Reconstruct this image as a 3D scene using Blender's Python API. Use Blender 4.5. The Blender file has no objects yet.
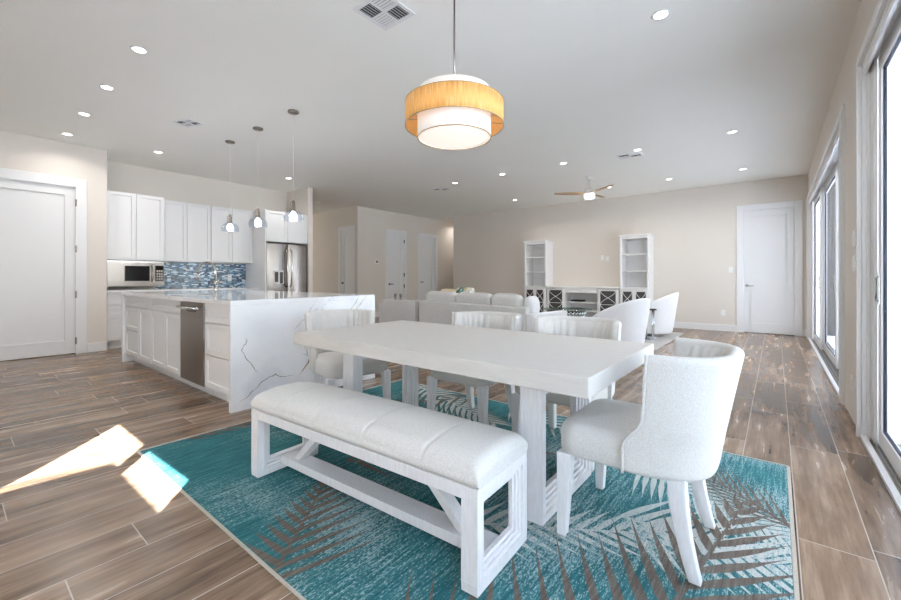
import bpy, bmesh, math, random
from mathutils import Vector, Matrix
random.seed(7)
sc = bpy.context.scene
COL = sc.collection
PI = math.pi
H = 3.04                      # ceiling height

# ------------------------------------------------------------------ materials
def lin(c):
    c = c / 255.0
    return c / 12.92 if c <= 0.04045 else ((c + 0.055) / 1.055) ** 2.4
def rgb(r, g, b): return (lin(r), lin(g), lin(b), 1.0)

def mat(name, col=(200, 200, 200), rough=0.5, metal=0.0, spec=0.5, **kw):
    m = bpy.data.materials.new(name); m.use_nodes = True
    b = m.node_tree.nodes['Principled BSDF']
    b.inputs['Base Color'].default_value = rgb(*col)
    b.inputs['Roughness'].default_value = rough
    b.inputs['Metallic'].default_value = metal
    b.inputs['Specular IOR Level'].default_value = spec
    for k, v in kw.items(): b.inputs[k].default_value = v
    return m

class G:
    """tiny node helper"""
    def __init__(s, m):
        s.m = m; s.t = m.node_tree; s.b = s.t.nodes['Principled BSDF']
    def n(s, typ, ins=None, **props):
        nd = s.t.nodes.new(typ)
        for k, v in props.items(): setattr(nd, k, v)
        for k, v in (ins or {}).items(): s.put(nd.inputs[k], v)
        return nd
    def put(s, sock, v):
        if isinstance(v, bpy.types.NodeSocket): s.t.links.new(v, sock)
        else: sock.default_value = v
    def math(s, op, a, b=0.0, c=0.0):
        nd = s.n('ShaderNodeMath', operation=op)
        s.put(nd.inputs[0], a); s.put(nd.inputs[1], b); s.put(nd.inputs[2], c)
        return nd.outputs[0]
    def mix(s, f, a, b, blend='MIX'):
        nd = s.n('ShaderNodeMix', data_type='RGBA', blend_type=blend)
        s.put(nd.inputs[0], f); s.put(nd.inputs[6], a); s.put(nd.inputs[7], b)
        return nd.outputs[2]
    def ramp(s, f, stops, interp='LINEAR'):
        nd = s.n('ShaderNodeValToRGB'); r = nd.color_ramp; r.interpolation = interp
        while len(r.elements) < len(stops): r.elements.new(0.5)
        for e, (p, c) in zip(r.elements, stops): e.position = p; e.color = c
        s.put(nd.inputs[0], f); return nd.outputs[0]
    def coord(s, which='Object'): return s.n('ShaderNodeTexCoord').outputs[which]
    def geo(s): return s.n('ShaderNodeNewGeometry').outputs['Position']
    def mapping(s, v, scale=(1, 1, 1), loc=(0, 0, 0), rot=(0, 0, 0)):
        return s.n('ShaderNodeMapping', {'Vector': v, 'Scale': scale, 'Location': loc, 'Rotation': rot}).outputs[0]
    def noise(s, v, scale=5.0, detail=2.0, rough=0.5):
        return s.n('ShaderNodeTexNoise', {'Vector': v, 'Scale': scale, 'Detail': detail, 'Roughness': rough}).outputs['Fac']
    def bump(s, h, strength=0.2, dist=0.01):
        nd = s.n('ShaderNodeBump', {'Height': h, 'Strength': strength, 'Distance': dist})
        s.t.links.new(nd.outputs[0], s.b.inputs['Normal'])

def paint(name, col, rough, tex=60.0):
    m = mat(name, col, rough); g = G(m)
    f = g.noise(g.coord(), tex, 3.0)
    g.bump(f, 0.04, 0.002)
    c = g.mix(g.noise(g.coord(), 1.3, 2.0), rgb(*[max(0, x - 3) for x in col]), rgb(*[min(255, x + 2) for x in col]))
    g.put(g.b.inputs['Base Color'], c)
    return m

M = {}
M['wall'] = paint('beige_wall_paint', (227, 220, 212), 0.75)
M['ceiling'] = paint('white_ceiling_paint', (250, 250, 246), 0.85)
M['trim'] = paint('white_trim_paint', (236, 236, 237), 0.4)
M['cab'] = paint('white_cabinet_lacquer', (236, 236, 237), 0.35)
M['gap'] = mat('cabinet_gap_shadow', (120, 120, 122), 0.7)
M['unit'] = paint('white_wall_unit_paint', (240, 240, 241), 0.45)
M['chrome'] = mat('chrome', (215, 218, 222), 0.12, 1.0)
M['nickel'] = mat('brushed_nickel', (150, 143, 135), 0.28, 1.0)
M['fnick'] = mat('satin_nickel', (196, 194, 190), 0.18, 1.0)
M['brass'] = mat('pale_brass', (196, 170, 136), 0.4, 0.7)
M['black'] = mat('black_plastic', (22, 22, 24), 0.35)
M['bronze'] = mat('dark_bronze', (70, 62, 56), 0.4, 0.6)
M['gasket'] = mat('black_gasket', (24, 26, 44), 0.6)
M['plastic'] = mat('white_plastic', (240, 240, 238), 0.4)
M['vent'] = mat('vent_shadow', (70, 70, 70), 0.8)

def steel(name, col, rough):
    m = mat(name, col, rough, 1.0); g = G(m)
    f = g.noise(g.mapping(g.coord(), (160, 160, 2)), 4.0, 2.0)
    g.put(g.b.inputs['Roughness'], g.math('MULTIPLY_ADD', f, 0.12, rough - 0.05))
    return m
M['steel'] = steel('stainless_steel', (178, 176, 174), 0.25)
M['dsteel'] = steel('dark_stainless_steel', (140, 132, 126), 0.3)
M['fsteel'] = steel('refrigerator_steel', (146, 140, 136), 0.2)
M['blackglass'] = mat('black_glass', (14, 15, 18), 0.06)

def fabric(name, col, dark, scale=420.0, bump=0.25):
    m = mat(name, col, 0.9, 0, 0.25); g = G(m)
    co = g.coord()
    a = g.noise(g.mapping(co, (1, 1, 0.35)), scale, 2.0)
    b = g.noise(g.mapping(co, (0.35, 1, 1)), scale, 2.0)
    w = g.math('ADD', g.math('MULTIPLY', a, 0.5), g.math('MULTIPLY', b, 0.5))
    f2 = g.ramp(w, [(0.38, (0, 0, 0, 1)), (0.62, (1, 1, 1, 1))])
    g.put(g.b.inputs['Base Color'], g.mix(f2, rgb(*dark), rgb(*col)))
    g.b.inputs['Sheen Weight'].default_value = 0.15
    g.bump(w, bump, 0.003)
    return m
M['linen'] = fabric('oatmeal_linen', (232, 230, 227), (206, 202, 196), 460, 0.4)
M['sofa'] = fabric('pale_grey_upholstery', (226, 225, 223), (206, 204, 201), 160)
M['white_fab'] = fabric('white_upholstery', (243, 243, 245), (230, 230, 232), 180)
M['cream_fab'] = fabric('cream_inner_upholstery', (232, 220, 204), (218, 204, 186), 180)

def wash(name, c1, c2, axis_scale):
    m = mat(name, c1, 0.5); g = G(m)
    co = g.mapping(g.coord(), axis_scale)
    f = g.noise(co, 3.0, 4.0, 0.6)
    g.put(g.b.inputs['Base Color'], g.mix(g.ramp(f, [(0.35, (0, 0, 0, 1)), (0.65, (1, 1, 1, 1))]), rgb(*c2), rgb(*c1)))
    g.bump(f, 0.08, 0.003)
    return m
M['wash'] = wash('whitewashed_wood', (235, 234, 235), (226, 224, 226), (30, 30, 5))
M['washtop'] = wash('whitewashed_tabletop', (217, 213, 207), (209, 205, 199), (2, 40, 10))

def glass(name, tint=(0.93, 0.97, 1.0, 1), gloss=0.08, rough=0.0):
    m = bpy.data.materials.new(name); m.use_nodes = True
    t = m.node_tree; t.nodes.clear()
    o = t.nodes.new('ShaderNodeOutputMaterial'); mx = t.nodes.new('ShaderNodeMixShader')
    a = t.nodes.new('ShaderNodeBsdfTransparent'); b = t.nodes.new('ShaderNodeBsdfGlossy')
    a.inputs[0].default_value = tint; b.inputs['Roughness'].default_value = rough
    mx.inputs[0].default_value = gloss
    t.links.new(a.outputs[0], mx.inputs[1]); t.links.new(b.outputs[0], mx.inputs[2]); t.links.new(mx.outputs[0], o.inputs[0])
    return m
M['glass'] = glass('window_glass')
M['pglass'] = glass('clear_shade_glass', (0.95, 0.97, 1.0, 1), 0.14, .08)
M['tglass'] = glass('table_glass', (0.75, 0.88, 0.84, 1), 0.2)

def emit(name, col, s):
    m = mat(name, col, 0.5); b = m.node_tree.nodes['Principled BSDF']
    b.inputs['Emission Color'].default_value = rgb(*col); b.inputs['Emission Strength'].default_value = s
    return m
M['lamp'] = emit('lit_lamp_lens', (255, 252, 246), 9.0)
M['bulb'] = emit('lit_bulb', (240, 246, 255), 12.0)
M['diffuser'] = emit('lit_diffuser', (255, 244, 232), 0.55)
M['drum'] = emit('lit_white_drum', (255, 247, 240), 0.30)

def amber():
    m = mat('amber_thread_weave', (222, 176, 104), 0.6); g = G(m)
    u = g.n('ShaderNodeSeparateXYZ', {0: g.coord()})
    ang = g.math('ARCTAN2', u.outputs[1], u.outputs[0])
    v = g.n('ShaderNodeCombineXYZ', {0: g.math('MULTIPLY', ang, 40.0), 1: g.math('MULTIPLY', u.outputs[2], 3.0)})
    f = g.noise(v.outputs[0], 2.2, 4.0, 0.7)
    c = g.ramp(f, [(0.3, rgb(200, 132, 54)), (0.5, rgb(222, 160, 84)), (0.68, rgb(246, 208, 152))])
    g.put(g.b.inputs['Base Color'], c); g.put(g.b.inputs['Emission Color'], c)
    g.b.inputs['Emission Strength'].default_value = 0.16
    return m
M['amber'] = amber()

def floor_mat():
    m = mat('wood_look_porcelain_planks', (140, 118, 102), 0.4); g = G(m)
    p = g.n('ShaderNodeSeparateXYZ', {0: g.geo()})
    X, Y = p.outputs[0], p.outputs[1]
    W, L = 0.2325, 1.22
    rr = g.math('DIVIDE', g.math('SUBTRACT', X, 0.305), W)
    row = g.math('FLOOR', rr); fr = g.math('FRACT', rr)
    off = g.n('ShaderNodeTexWhiteNoise', {'W': row}, noise_dimensions='1D').outputs['Value']
    uu = g.math('ADD', g.math('DIVIDE', Y, L), g.math('MULTIPLY', off, 7.0))
    col = g.math('FLOOR', uu); fu = g.math('FRACT', uu)
    idv = g.n('ShaderNodeCombineXYZ', {0: row, 1: col}).outputs[0]
    hsh = g.n('ShaderNodeTexWhiteNoise', {'Vector': idv}, noise_dimensions='2D').outputs['Value']
    hs2 = g.n('ShaderNodeTexWhiteNoise', {'Vector': g.mapping(idv, loc=(17.3, 5.1, 0))}, noise_dimensions='2D').outputs['Value']
    gv = g.n('ShaderNodeCombineXYZ', {0: g.math('ADD', X, g.math('MULTIPLY', hsh, 31.0)), 1: g.math('MULTIPLY', Y, 0.085), 2: g.math('MULTIPLY', hs2, 9.0)}).outputs[0]
    n1 = g.noise(gv, 16.0, 5.0, 0.62)
    n2 = g.noise(gv, 60.0, 3.0, 0.6)
    gv3 = g.n('ShaderNodeCombineXYZ', {0: g.math('ADD', X, g.math('MULTIPLY', hs2, 13.0)), 1: g.math('MULTIPLY', Y, 0.5)}).outputs[0]
    n3 = g.noise(gv3, 4.5, 3.0)
    f = g.math('ADD', g.math('MULTIPLY', n1, 0.62), g.math('ADD', g.math('MULTIPLY', n2, 0.2), g.math('MULTIPLY', n3, 0.25)))
    f = g.math('ADD', f, g.math('MULTIPLY', g.math('SUBTRACT', hsh, 0.5), 0.16))
    c = g.ramp(f, [(0.36, rgb(68, 50, 36)), (0.46, rgb(100, 79, 61)), (0.57, rgb(132, 108, 88)), (0.70, rgb(164, 140, 118))])
    ex = g.math('MULTIPLY', g.math('MINIMUM', fr, g.math('SUBTRACT', 1.0, fr)), W)
    ey = g.math('MULTIPLY', g.math('MINIMUM', fu, g.math('SUBTRACT', 1.0, fu)), L)
    gm = g.math('LESS_THAN', g.math('MINIMUM', ex, ey), 0.0021)
    c = g.mix(gm, c, rgb(190, 178, 166))
    g.put(g.b.inputs['Base Color'], c)
    g.put(g.b.inputs['Roughness'], g.math('MULTIPLY_ADD', n1, 0.16, 0.17))
    g.bump(g.math('SUBTRACT', g.math('MULTIPLY', n1, 0.5), g.math('MULTIPLY', gm, 0.5)), 0.12, 0.004)
    return m
M['floor'] = floor_mat()

def mosaic():
    m = mat('blue_glass_mosaic', (90, 130, 160), 0.12); g = G(m)
    p = g.n('ShaderNodeSeparateXYZ', {0: g.geo()})
    Y, Z = p.outputs[1], p.outputs[2]
    W, Ht = 0.055, 0.021
    rr = g.math('DIVIDE', Z, Ht); row = g.math('FLOOR', rr); fr = g.math('FRACT', rr)
    off = g.n('ShaderNodeTexWhiteNoise', {'W': row}, noise_dimensions='1D').outputs['Value']
    uu = g.math('ADD', g.math('DIVIDE', Y, W), g.math('MULTIPLY', off, 5.0))
    col = g.math('FLOOR', uu); fu = g.math('FRACT', uu)
    h = g.n('ShaderNodeTexWhiteNoise', {'Vector': g.n('ShaderNodeCombineXYZ', {0: row, 1: col}).outputs[0]}, noise_dimensions='2D').outputs['Value']
    c = g.ramp(h, [(0.0, rgb(18, 48, 82)), (0.2, rgb(46, 92, 130)), (0.36, rgb(104, 150, 184)), (0.5, rgb(176, 204, 226)),
                   (0.62, rgb(226, 236, 244)), (0.76, rgb(84, 128, 150)), (0.88, rgb(40, 74, 84))], 'CONSTANT')
    e = g.math('MINIMUM', g.math('MULTIPLY', g.math('MINIMUM', fr, g.math('SUBTRACT', 1.0, fr)), Ht),
               g.math('MULTIPLY', g.math('MINIMUM', fu, g.math('SUBTRACT', 1.0, fu)), W))
    c = g.mix(g.math('LESS_THAN', e, 0.0009), c, rgb(214, 222, 228))
    g.put(g.b.inputs['Base Color'], c)
    return m
M['mosaic'] = mosaic()

def quartz():
    m = mat('white_veined_quartz', (242, 242, 244), 0.07); g = G(m)
    p = g.geo()
    n = g.noise(p, 2.2, 4.0, 0.6)
    c = g.ramp(n, [(0.35, rgb(228, 230, 235)), (0.52, rgb(244, 244, 246)), (0.7, rgb(238, 238, 241))])
    w = g.noise(g.mapping(p, (1, 1, 1), (3, 1, 7)), 1.6, 6.0, 0.65)
    v = g.math('LESS_THAN', g.math('ABSOLUTE', g.math('SUBTRACT', w, 0.5)), 0.004)
    msk = g.math('GREATER_THAN', g.noise(p, 1.4, 1.0), 0.56)
    c = g.mix(g.math('MULTIPLY', g.math('MULTIPLY', v, msk), 0.45), c, rgb(170, 172, 178))
    g.put(g.b.inputs['Base Color'], c)
    return m
M['quartz'] = quartz()
M['vein_dark'] = mat('grey_brown_vein', (128, 116, 108), 0.1)
M['vein_gold'] = mat('ochre_vein', (184, 146, 108), 0.1)
M['vein_soft'] = mat('pale_grey_vein', (212, 208, 206), 0.1)

def rug_mat(name, base, alt, speck, amount):
    m = mat(name, base, 0.95, 0, 0.1); g = G(m)
    p = g.geo()
    weave = g.noise(g.mapping(p, (260, 60, 1)), 1.0, 1.0)
    st = g.noise(g.mapping(p, (80, 5.0, 1), rot=(0, 0, 0.08)), 1.0, 4.0, 0.7)
    sp = g.noise(g.mapping(p, (210, 60, 1)), 1.0, 2.0, 0.7)
    big = g.noise(g.mapping(p, (1.5, 1.5, 1)), 1.0, 2.0)
    c = g.mix(g.ramp(st, [(0.40, (0, 0, 0, 1)), (0.6, (1, 1, 1, 1))]), rgb(*base), rgb(*alt))
    k = g.math('ADD', g.math('MULTIPLY', sp, 0.55), g.math('ADD', g.math('MULTIPLY', st, 0.35), g.math('MULTIPLY', big, 0.35)))
    k = g.math('MULTIPLY_ADD', g.n('ShaderNodeSeparateXYZ', {0: p}).outputs[0], 0.022, g.math('ADD', k, 0.028))
    c = g.mix(g.ramp(k, [(amount, (0, 0, 0, 1)), (amount + 0.035, (0.8, 0.8, 0.8, 1))]), c, rgb(*speck))
    g.put(g.b.inputs['Base Color'], c)
    g.bump(weave, 0.5, 0.003)
    return m
M['teal'] = rug_mat('teal_woven_pile', (38, 92, 98), (64, 120, 124), (166, 182, 182), 0.662)
M['taupe'] = rug_mat('taupe_woven_pile', (94, 84, 76), (116, 106, 97), (140, 136, 130), 0.70)
M['creamp'] = rug_mat('cream_woven_pile', (200, 200, 194), (180, 186, 184), (84, 138, 142), 0.68)
M['rugedge'] = fabric('beige_rug_binding', (196, 186, 172), (176, 166, 152), 300)
M['lrug'] = fabric('pale_grey_living_rug', (196, 192, 188), (168, 166, 164), 120)
def wood(name, a, b):
    m = mat(name, a, 0.45); g = G(m)
    f = g.noise(g.mapping(g.coord(), (4, 40, 40)), 2.0, 4.0, 0.6)
    g.put(g.b.inputs['Base Color'], g.mix(f, rgb(*a), rgb(*b)))
    return m
M['fanwood'] = wood('walnut_fan_blade', (150, 118, 86), (196, 164, 128))
M['patio'] = paint('pale_patio_paver', (214, 216, 220), 0.7)
M['stucco'] = paint('white_stucco', (226, 230, 236), 0.9)
M['grass'] = paint('lawn_green', (130, 127, 118), 0.95)
M['dark_ext'] = mat('dark_grey_pane_slats', (92, 88, 86), 0.8)

# ------------------------------------------------------------------ mesh builder
class MB:
    def __init__(s): s.v = []; s.f = []; s.m = []; s.sm = []
    def add(s, vs, fs, mi=0, smooth=False):
        o = len(s.v); s.v += [tuple(v) for v in vs]
        for f in fs: s.f.append(tuple(o + i for i in f)); s.m.append(mi); s.sm.append(smooth)
        return s
    def box(s, x0, x1, y0, y1, z0, z1, mi=0):
        v = [(x0, y0, z0), (x1, y0, z0), (x1, y1, z0), (x0, y1, z0), (x0, y0, z1), (x1, y0, z1), (x1, y1, z1), (x0, y1, z1)]
        return s.add(v, [(0, 3, 2, 1), (4, 5, 6, 7), (0, 1, 5, 4), (1, 2, 6, 5), (2, 3, 7, 6), (3, 0, 4, 7)], mi)
    def loft(s, rings, mi=0, cap0=True, cap1=True, smooth=True, closed=True):
        n = len(rings[0]); vs = [p for r in rings for p in r]; fs = []
        for i in range(len(rings) - 1):
            for j in range(n if closed else n - 1):
                k = (j + 1) % n
                fs.append((i * n + j, i * n + k, (i + 1) * n + k, (i + 1) * n + j))
        s.add(vs, fs, mi, smooth)
        if cap0: s.add(rings[0], [tuple(range(n - 1, -1, -1))], mi)
        if cap1: s.add(rings[-1], [tuple(range(n))], mi)
        return s
    def lathe(s, prof, c=(0, 0, 0), n=32, mi=0, caps=True, smooth=True):
        rings = [[(c[0] + r * math.cos(2 * PI * k / n), c[1] + r * math.sin(2 * PI * k / n), c[2] + z) for k in range(n)] for r, z in prof]
        return s.loft(rings, mi, caps, caps, smooth)
    def tube(s, pts, r, n=10, mi=0):
        pts = [Vector(p) for p in pts]; rings = []
        rs = r if isinstance(r, (list, tuple)) else [r] * len(pts)
        up = Vector((0, 0, 1))
        for i, p in enumerate(pts):
            d = (pts[min(i + 1, len(pts) - 1)] - pts[max(i - 1, 0)]).normalized()
            a = d.cross(up)
            if a.length < 0.05: a = d.cross(Vector((0, 1, 0)))
            a.normalize(); b = d.cross(a).normalized()
            rings.append([tuple(p + (a * math.cos(2 * PI * k / n) + b * math.sin(2 * PI * k / n)) * rs[i]) for k in range(n)])
        return s.loft(rings, mi)
    def prism(s, poly, z0, z1, mi=0):
        n = len(poly)
        return s.loft([[(x, y, z0) for x, y in poly], [(x, y, z1) for x, y in poly]], mi, smooth=False)
    def build(s, name, mats, parent=None, bevel=0.0, sub=0, loc=None, rot=None, solid=0.0, segs=2):
        me = bpy.data.meshes.new(name); me.from_pydata(s.v, [], s.f)
        for m in (mats if isinstance(mats, (list, tuple)) else [mats]): me.materials.append(m)
        me.polygons.foreach_set('material_index', s.m)
        me.polygons.foreach_set('use_smooth', s.sm)
        bm = bmesh.new(); bm.from_mesh(me); bmesh.ops.remove_doubles(bm, verts=bm.verts, dist=1e-6)
        bmesh.ops.recalc_face_normals(bm, faces=bm.faces); bm.to_mesh(me); bm.free()
        o = bpy.data.objects.new(name, me); COL.objects.link(o)
        if parent is not None: o.parent = parent
        if loc: o.location = loc
        if rot: o.rotation_euler = rot
        if solid:
            md = o.modifiers.new('solid', 'SOLIDIFY'); md.thickness = solid; md.offset = 0
        if bevel:
            md = o.modifiers.new('bevel', 'BEVEL'); md.width = bevel; md.segments = segs; md.limit_method = 'ANGLE'; md.angle_limit = math.radians(40)
        if sub:
            md = o.modifiers.new('sub', 'SUBSURF'); md.levels = sub; md.render_levels = sub
        return o

def tag(o, label, cat, group=None, kind=None):
    o['label'] = label; o['category'] = cat
    if group: o['group'] = group
    if kind: o['kind'] = kind
    return o
def thing(name, label, cat, loc=(0, 0, 0), rz=0.0, group=None, kind=None):
    o = bpy.data.objects.new(name, None); COL.objects.link(o); o.empty_display_size = 0.1
    o.location = loc; o.rotation_euler = (0, 0, rz)
    return tag(o, label, cat, group, kind)
def struct(name, mb, m, label, cat, **k):
    o = mb.build(name, m, **k); return tag(o, label, cat, kind='structure')
def dup(root, loc, rz, label, group=None):
    def cp(o, par):
        c = o.copy(); COL.objects.link(c); c.parent = par
        for ch in list(o.children): cp(ch, c)
        return c
    r = root.copy(); COL.objects.link(r); r.location = loc; r.rotation_euler = (0, 0, rz); r['label'] = label
    if group: r['group'] = group
    for ch in list(root.children): cp(ch, r)
    return r
def rrect(w, d, r, n=6):
    """rounded rectangle outline centred at 0, w x d"""
    r = min(r, w / 2 - 1e-4, d / 2 - 1e-4); out = []
    for cx, cy, a0 in ((w / 2 - r, d / 2 - r, 0), (-w / 2 + r, d / 2 - r, PI / 2), (-w / 2 + r, -d / 2 + r, PI), (w / 2 - r, -d / 2 + r, 1.5 * PI)):
        for i in range(n + 1):
            a = a0 + PI / 2 * i / n; out.append((cx + r * math.cos(a), cy + r * math.sin(a)))
    return out
def cushion(mb, x0, x1, y0, y1, z0, z1, r=0.05, edge=0.04, crown=0.015, mi=0):
    """soft padded block: rounded plan, rolled top and bottom edges, crowned top"""
    w, d, cx, cy = x1 - x0, y1 - y0, (x0 + x1) / 2, (y0 + y1) / 2
    rings = []
    def ring(inset, z): rings.append([(cx + a, cy + b, z) for a, b in rrect(w - 2 * inset, d - 2 * inset, max(r - inset * 0.5, 0.01))])
    e2 = edge * 0.35
    ring(e2, z0); ring(e2 * 0.3, z0 + e2 * 0.5); ring(0, z0 + e2)
    zt = z1 - crown
    for k in range(5):
        a = PI / 2 * k / 4; ring(edge * (1 - math.cos(a)), zt - edge + edge * math.sin(a))
    m = min(w, d) / 2
    for q, h in ((0.45, 0.5), (0.7, 0.82), (0.93, 1.0)):
        ring(edge + (m - edge) * q, zt + crown * h)
    return mb.loft(rings, mi)

def mirror_y_to_wall(o): return o

# ------------------------------------------------------------------ room shell
XR, YB, XL = 0.465, 10.1, -7.93        # right wall, back wall, left wall planes
YS = -3.2                              # rear wall (behind the camera)
floor = MB().box(-12.5, 0.70, YS - 0.2, 13.0, -0.12, 0.0)
struct('floor', floor, M['floor'], 'brown wood-look plank tile floor running through the room', 'floor')
ceil = MB().box(-12.5, 0.70, YS - 0.2, 13.0, H, H + 0.15)
struct('ceiling', ceil, M['ceiling'], 'flat white ceiling with recessed lights', 'ceiling')

NY0, NY1, NZ = -3.0, 3.95, 2.56        # near sliding door opening
FY0, FY1, FZ = 4.98, 9.80, 2.50        # far sliding door opening
wr = MB()
wr.box(XR, XR + 0.2, YS - 0.2, NY0, 0, H); wr.box(XR, XR + 0.2, NY1, FY0, 0, H); wr.box(XR, XR + 0.2, FY1, YB + 0.2, 0, H)
wr.box(XR, XR + 0.2, NY0, NY1, NZ, H); wr.box(XR, XR + 0.2, FY0, FY1, FZ, H)
struct('wall_right', wr, M['wall'], 'beige right wall with two sliding door openings', 'wall')
DX0, DX1, DZ = -0.52, 0.29, 2.46       # white door in the back wall
wb = MB()
wb.box(-7.98, DX0, YB, YB + 0.2, 0, H); wb.box(DX1, XR, YB, YB + 0.2, 0, H); wb.box(DX0, DX1, YB, YB + 0.2, DZ, H)
struct('wall_back', wb, M['wall'], 'long beige back wall of the living room', 'wall')
LY0, LY1, LZ = 0.26, 1.20, 2.425       # white door in the left wall
wl = MB()
wl.box(XL - 0.15, XL, YS - 0.2, LY0, 0, H); wl.box(XL - 0.15, XL, LY1, 1.545, 0, H); wl.box(XL - 0.15, XL, LY0, LY1, LZ, H)
wl.box(XL - 0.8, XL - 0.15, 1.445, 1.545, 0, H)
struct('wall_left', wl, M['wall'], 'beige left wall with a white panel door', 'wall')
KX = -8.63
struct('wall_kitchen', MB().box(KX - 0.15, KX, 1.445, 4.97, 0, H), M['wall'], 'beige wall behind the kitchen cabinets', 'wall')
struct('wall_kitchen_end', MB().box(-11.5, -7.79, 4.86, 4.97, 0, H), M['wall'], 'short beige wall at the end beside the refrigerator', 'wall')
hw = MB()
HDX0, HDX1 = -9.545, -9.0
hw.box(-12.349, HDX0, 6.97, 7.1, 0, H); hw.box(HDX1, -8.93, 6.97, 7.1, 0, H); hw.box(HDX0, HDX1, 6.97, 7.1, 2.44, H)
struct('wall_hall_front', hw, M['wall'], 'beige hall wall facing the room with a narrow door', 'wall')
A0, A1, B0, B1 = 8.06, 8.73, 9.42, 10.18
hs = MB()
for a, b in ((6.97, A0), (A1, B0), (B1, 13.0)): hs.box(-8.93, -8.8, a, b, 0, H)
for a, b in ((A0, A1), (B0, B1)): hs.box(-8.93, -8.8, a, b, 2.44, H)
struct('wall_hall_side', hs, M['wall'], 'beige hall wall with two white doors beyond the sofa', 'wall')
he = MB(); he.box(-8.799, -7.981, 12.8, 13.0, 0, H); he.box(-7.98, -7.82, YB + 0.2, 12.8, 0, H)
struct('wall_hall_end', he, M['wall'], 'beige end wall of the hallway', 'wall')
struct('wall_hall_left', MB().box(-12.5, -12.35, 4.97, 6.97, 0, H), M['wall'], 'beige wall at the far end of the side passage', 'wall')
# rear wall (behind the camera); its window is added to let in fill light
RX0, RX1, RZ0, RZ1 = -4.6, -2.2, 0.8, 2.4
wq = MB()
wq.box(XL - 0.15, RX0, YS - 0.2, YS, 0, H); wq.box(RX1, XR, YS - 0.2, YS, 0, H)
wq.box(RX0, RX1, YS - 0.2, YS, 0, RZ0); wq.box(RX0, RX1, YS - 0.2, YS, RZ1, H)
struct('wall_rear', wq, M['wall'], 'beige rear wall with an added window opening', 'wall')
wf = MB()
for k in range(5):
    x = RX0 + (RX1 - RX0) * k / 4; wf.box(max(x - 0.03, RX0), min(x + 0.03, RX1), YS - 0.14, YS - 0.06, RZ0, RZ1)
wf.box(RX0, RX1, YS - 0.14, YS - 0.06, RZ0, RZ0 + 0.06); wf.box(RX0, RX1, YS - 0.14, YS - 0.06, RZ1 - 0.06, RZ1)
w3 = struct('fill_light_window', wf, M['trim'], 'added unseen rear window letting in fill light', 'window')
MB().box(RX0, RX1, YS - 0.104, YS - 0.098, RZ0, RZ1).build('glass_pane', M['glass'], w3)

# baseboards
bb = MB(); bb.box(-7.98, DX0 - 0.105, YB - 0.016, YB, 0, 0.135); bb.box(DX1 + 0.105, XR, YB - 0.016, YB, 0, 0.135)
struct('baseboard_back', bb, M['trim'], 'white baseboard along the back wall', 'baseboard', bevel=0.004)
bl = MB(); bl.box(XL, XL + 0.016, LY1 + 0.115, 1.545, 0, 0.135); bl.box(XL, XL + 0.016, YS, LY0 - 0.115, 0, 0.135)
struct('baseboard_left', bl, M['trim'], 'white baseboard beside the left door', 'baseboard', bevel=0.004)
bh = MB()
for a, b in ((6.97, A0 - 0.09), (A1 + 0.09, B0 - 0.09), (B1 + 0.09, 12.8)): bh.box(-8.8, -8.784, a, b, 0, 0.135)
bh.box(-12.3, HDX0 - 0.09, 6.954, 6.97, 0, 0.135)
struct('baseboard_hall', bh, M['trim'], 'white baseboard along the hall walls', 'baseboard')

# ------------------------------------------------------------------ hinged doors
def panel_door(name, label, axis, plane, a0, a1, ztop, out, depth=0.06, casing=0.1, parts=()):
    """casing + recessed single-panel slab; axis 'x' runs along X (plane=Y), 'y' along Y (plane=X); out = sign towards the room"""
    d = thing(name, label, 'door', kind='structure')
    def bx(mb, u0, u1, w0, w1, z0, z1, mi=0):
        lo, hi = sorted((plane + out * w0, plane + out * w1))
        if axis == 'x': mb.box(u0, u1, lo, hi, z0, z1, mi)
        else: mb.box(lo, hi, u0, u1, z0, z1, mi)
    c = MB()
    bx(c, a0 - casing, a0 + 0.012, 0, 0.02, 0, ztop + casing); bx(c, a1 - 0.012, a1 + casing, 0, 0.02, 0, ztop + casing)
    bx(c, a0 + 0.012, a1 - 0.012, 0, 0.02, ztop - 0.012, ztop + casing)
    c.build('casing', M['trim'], d, bevel=0.004)
    s = MB()
    g = 0.004
    u0, u1, zt, zb = a0 + g, a1 - g, ztop - g, 0.012
    st, rl, rb = 0.12, 0.13, 0.19
    w1, w0, wp = -depth + 0.03, -depth - 0.012, -depth + 0.012
    bx(s, u0, u0 + st, w0, w1, zb, zt); bx(s, u1 - st, u1, w0, w1, zb, zt)
    bx(s, u0 + st, u1 - st, w0, w1, zt - rl, zt); bx(s, u0 + st, u1 - st, w0, w1, zb, zb + rb)
    bx(s, u0 + st, u1 - st, w0, wp, zb + rb, zt - rl)
    s.build('door_panel', M['trim'], d, bevel=0.003)
    j = MB()
    bx(j, a0 - 0.001, a0 + g * 0.6, -0.14, 0, 0, ztop); bx(j, a1 - g * 0.6, a1 + 0.001, -0.14, 0, 0, ztop)
    bx(j, a0, a1, -0.14, w0 - 0.002, ztop - 0.003, ztop + 0.001)
    bx(j, a0 - .001, a1 + .001, -0.148, -0.141, 0, ztop + .001)  # added backing sheet, stops light leaking in under the slab
    j.build('jamb_and_light_stop', M['trim'], d)
    return d, bx
def lever(d, axis, plane, u, z, out, direction, m, depth=0.03, name='door_handle'):
    def P(a, w, zz): return (a, plane + out * w, zz) if axis == 'x' else (plane + out * w, a, zz)
    h = MB()
    h.tube([P(u, -depth - 0.002, z), P(u, -depth + 0.012, z)], 0.028, 16)
    h.tube([P(u, -depth + 0.012, z), P(u, -depth + 0.055, z)], 0.011, 12)
    h.tube([P(u - direction * 0.012, -depth + 0.055, z), P(u + direction * 0.11, -depth + 0.055, z)], 0.011, 12)
    h.build(name, m, d)
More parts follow.
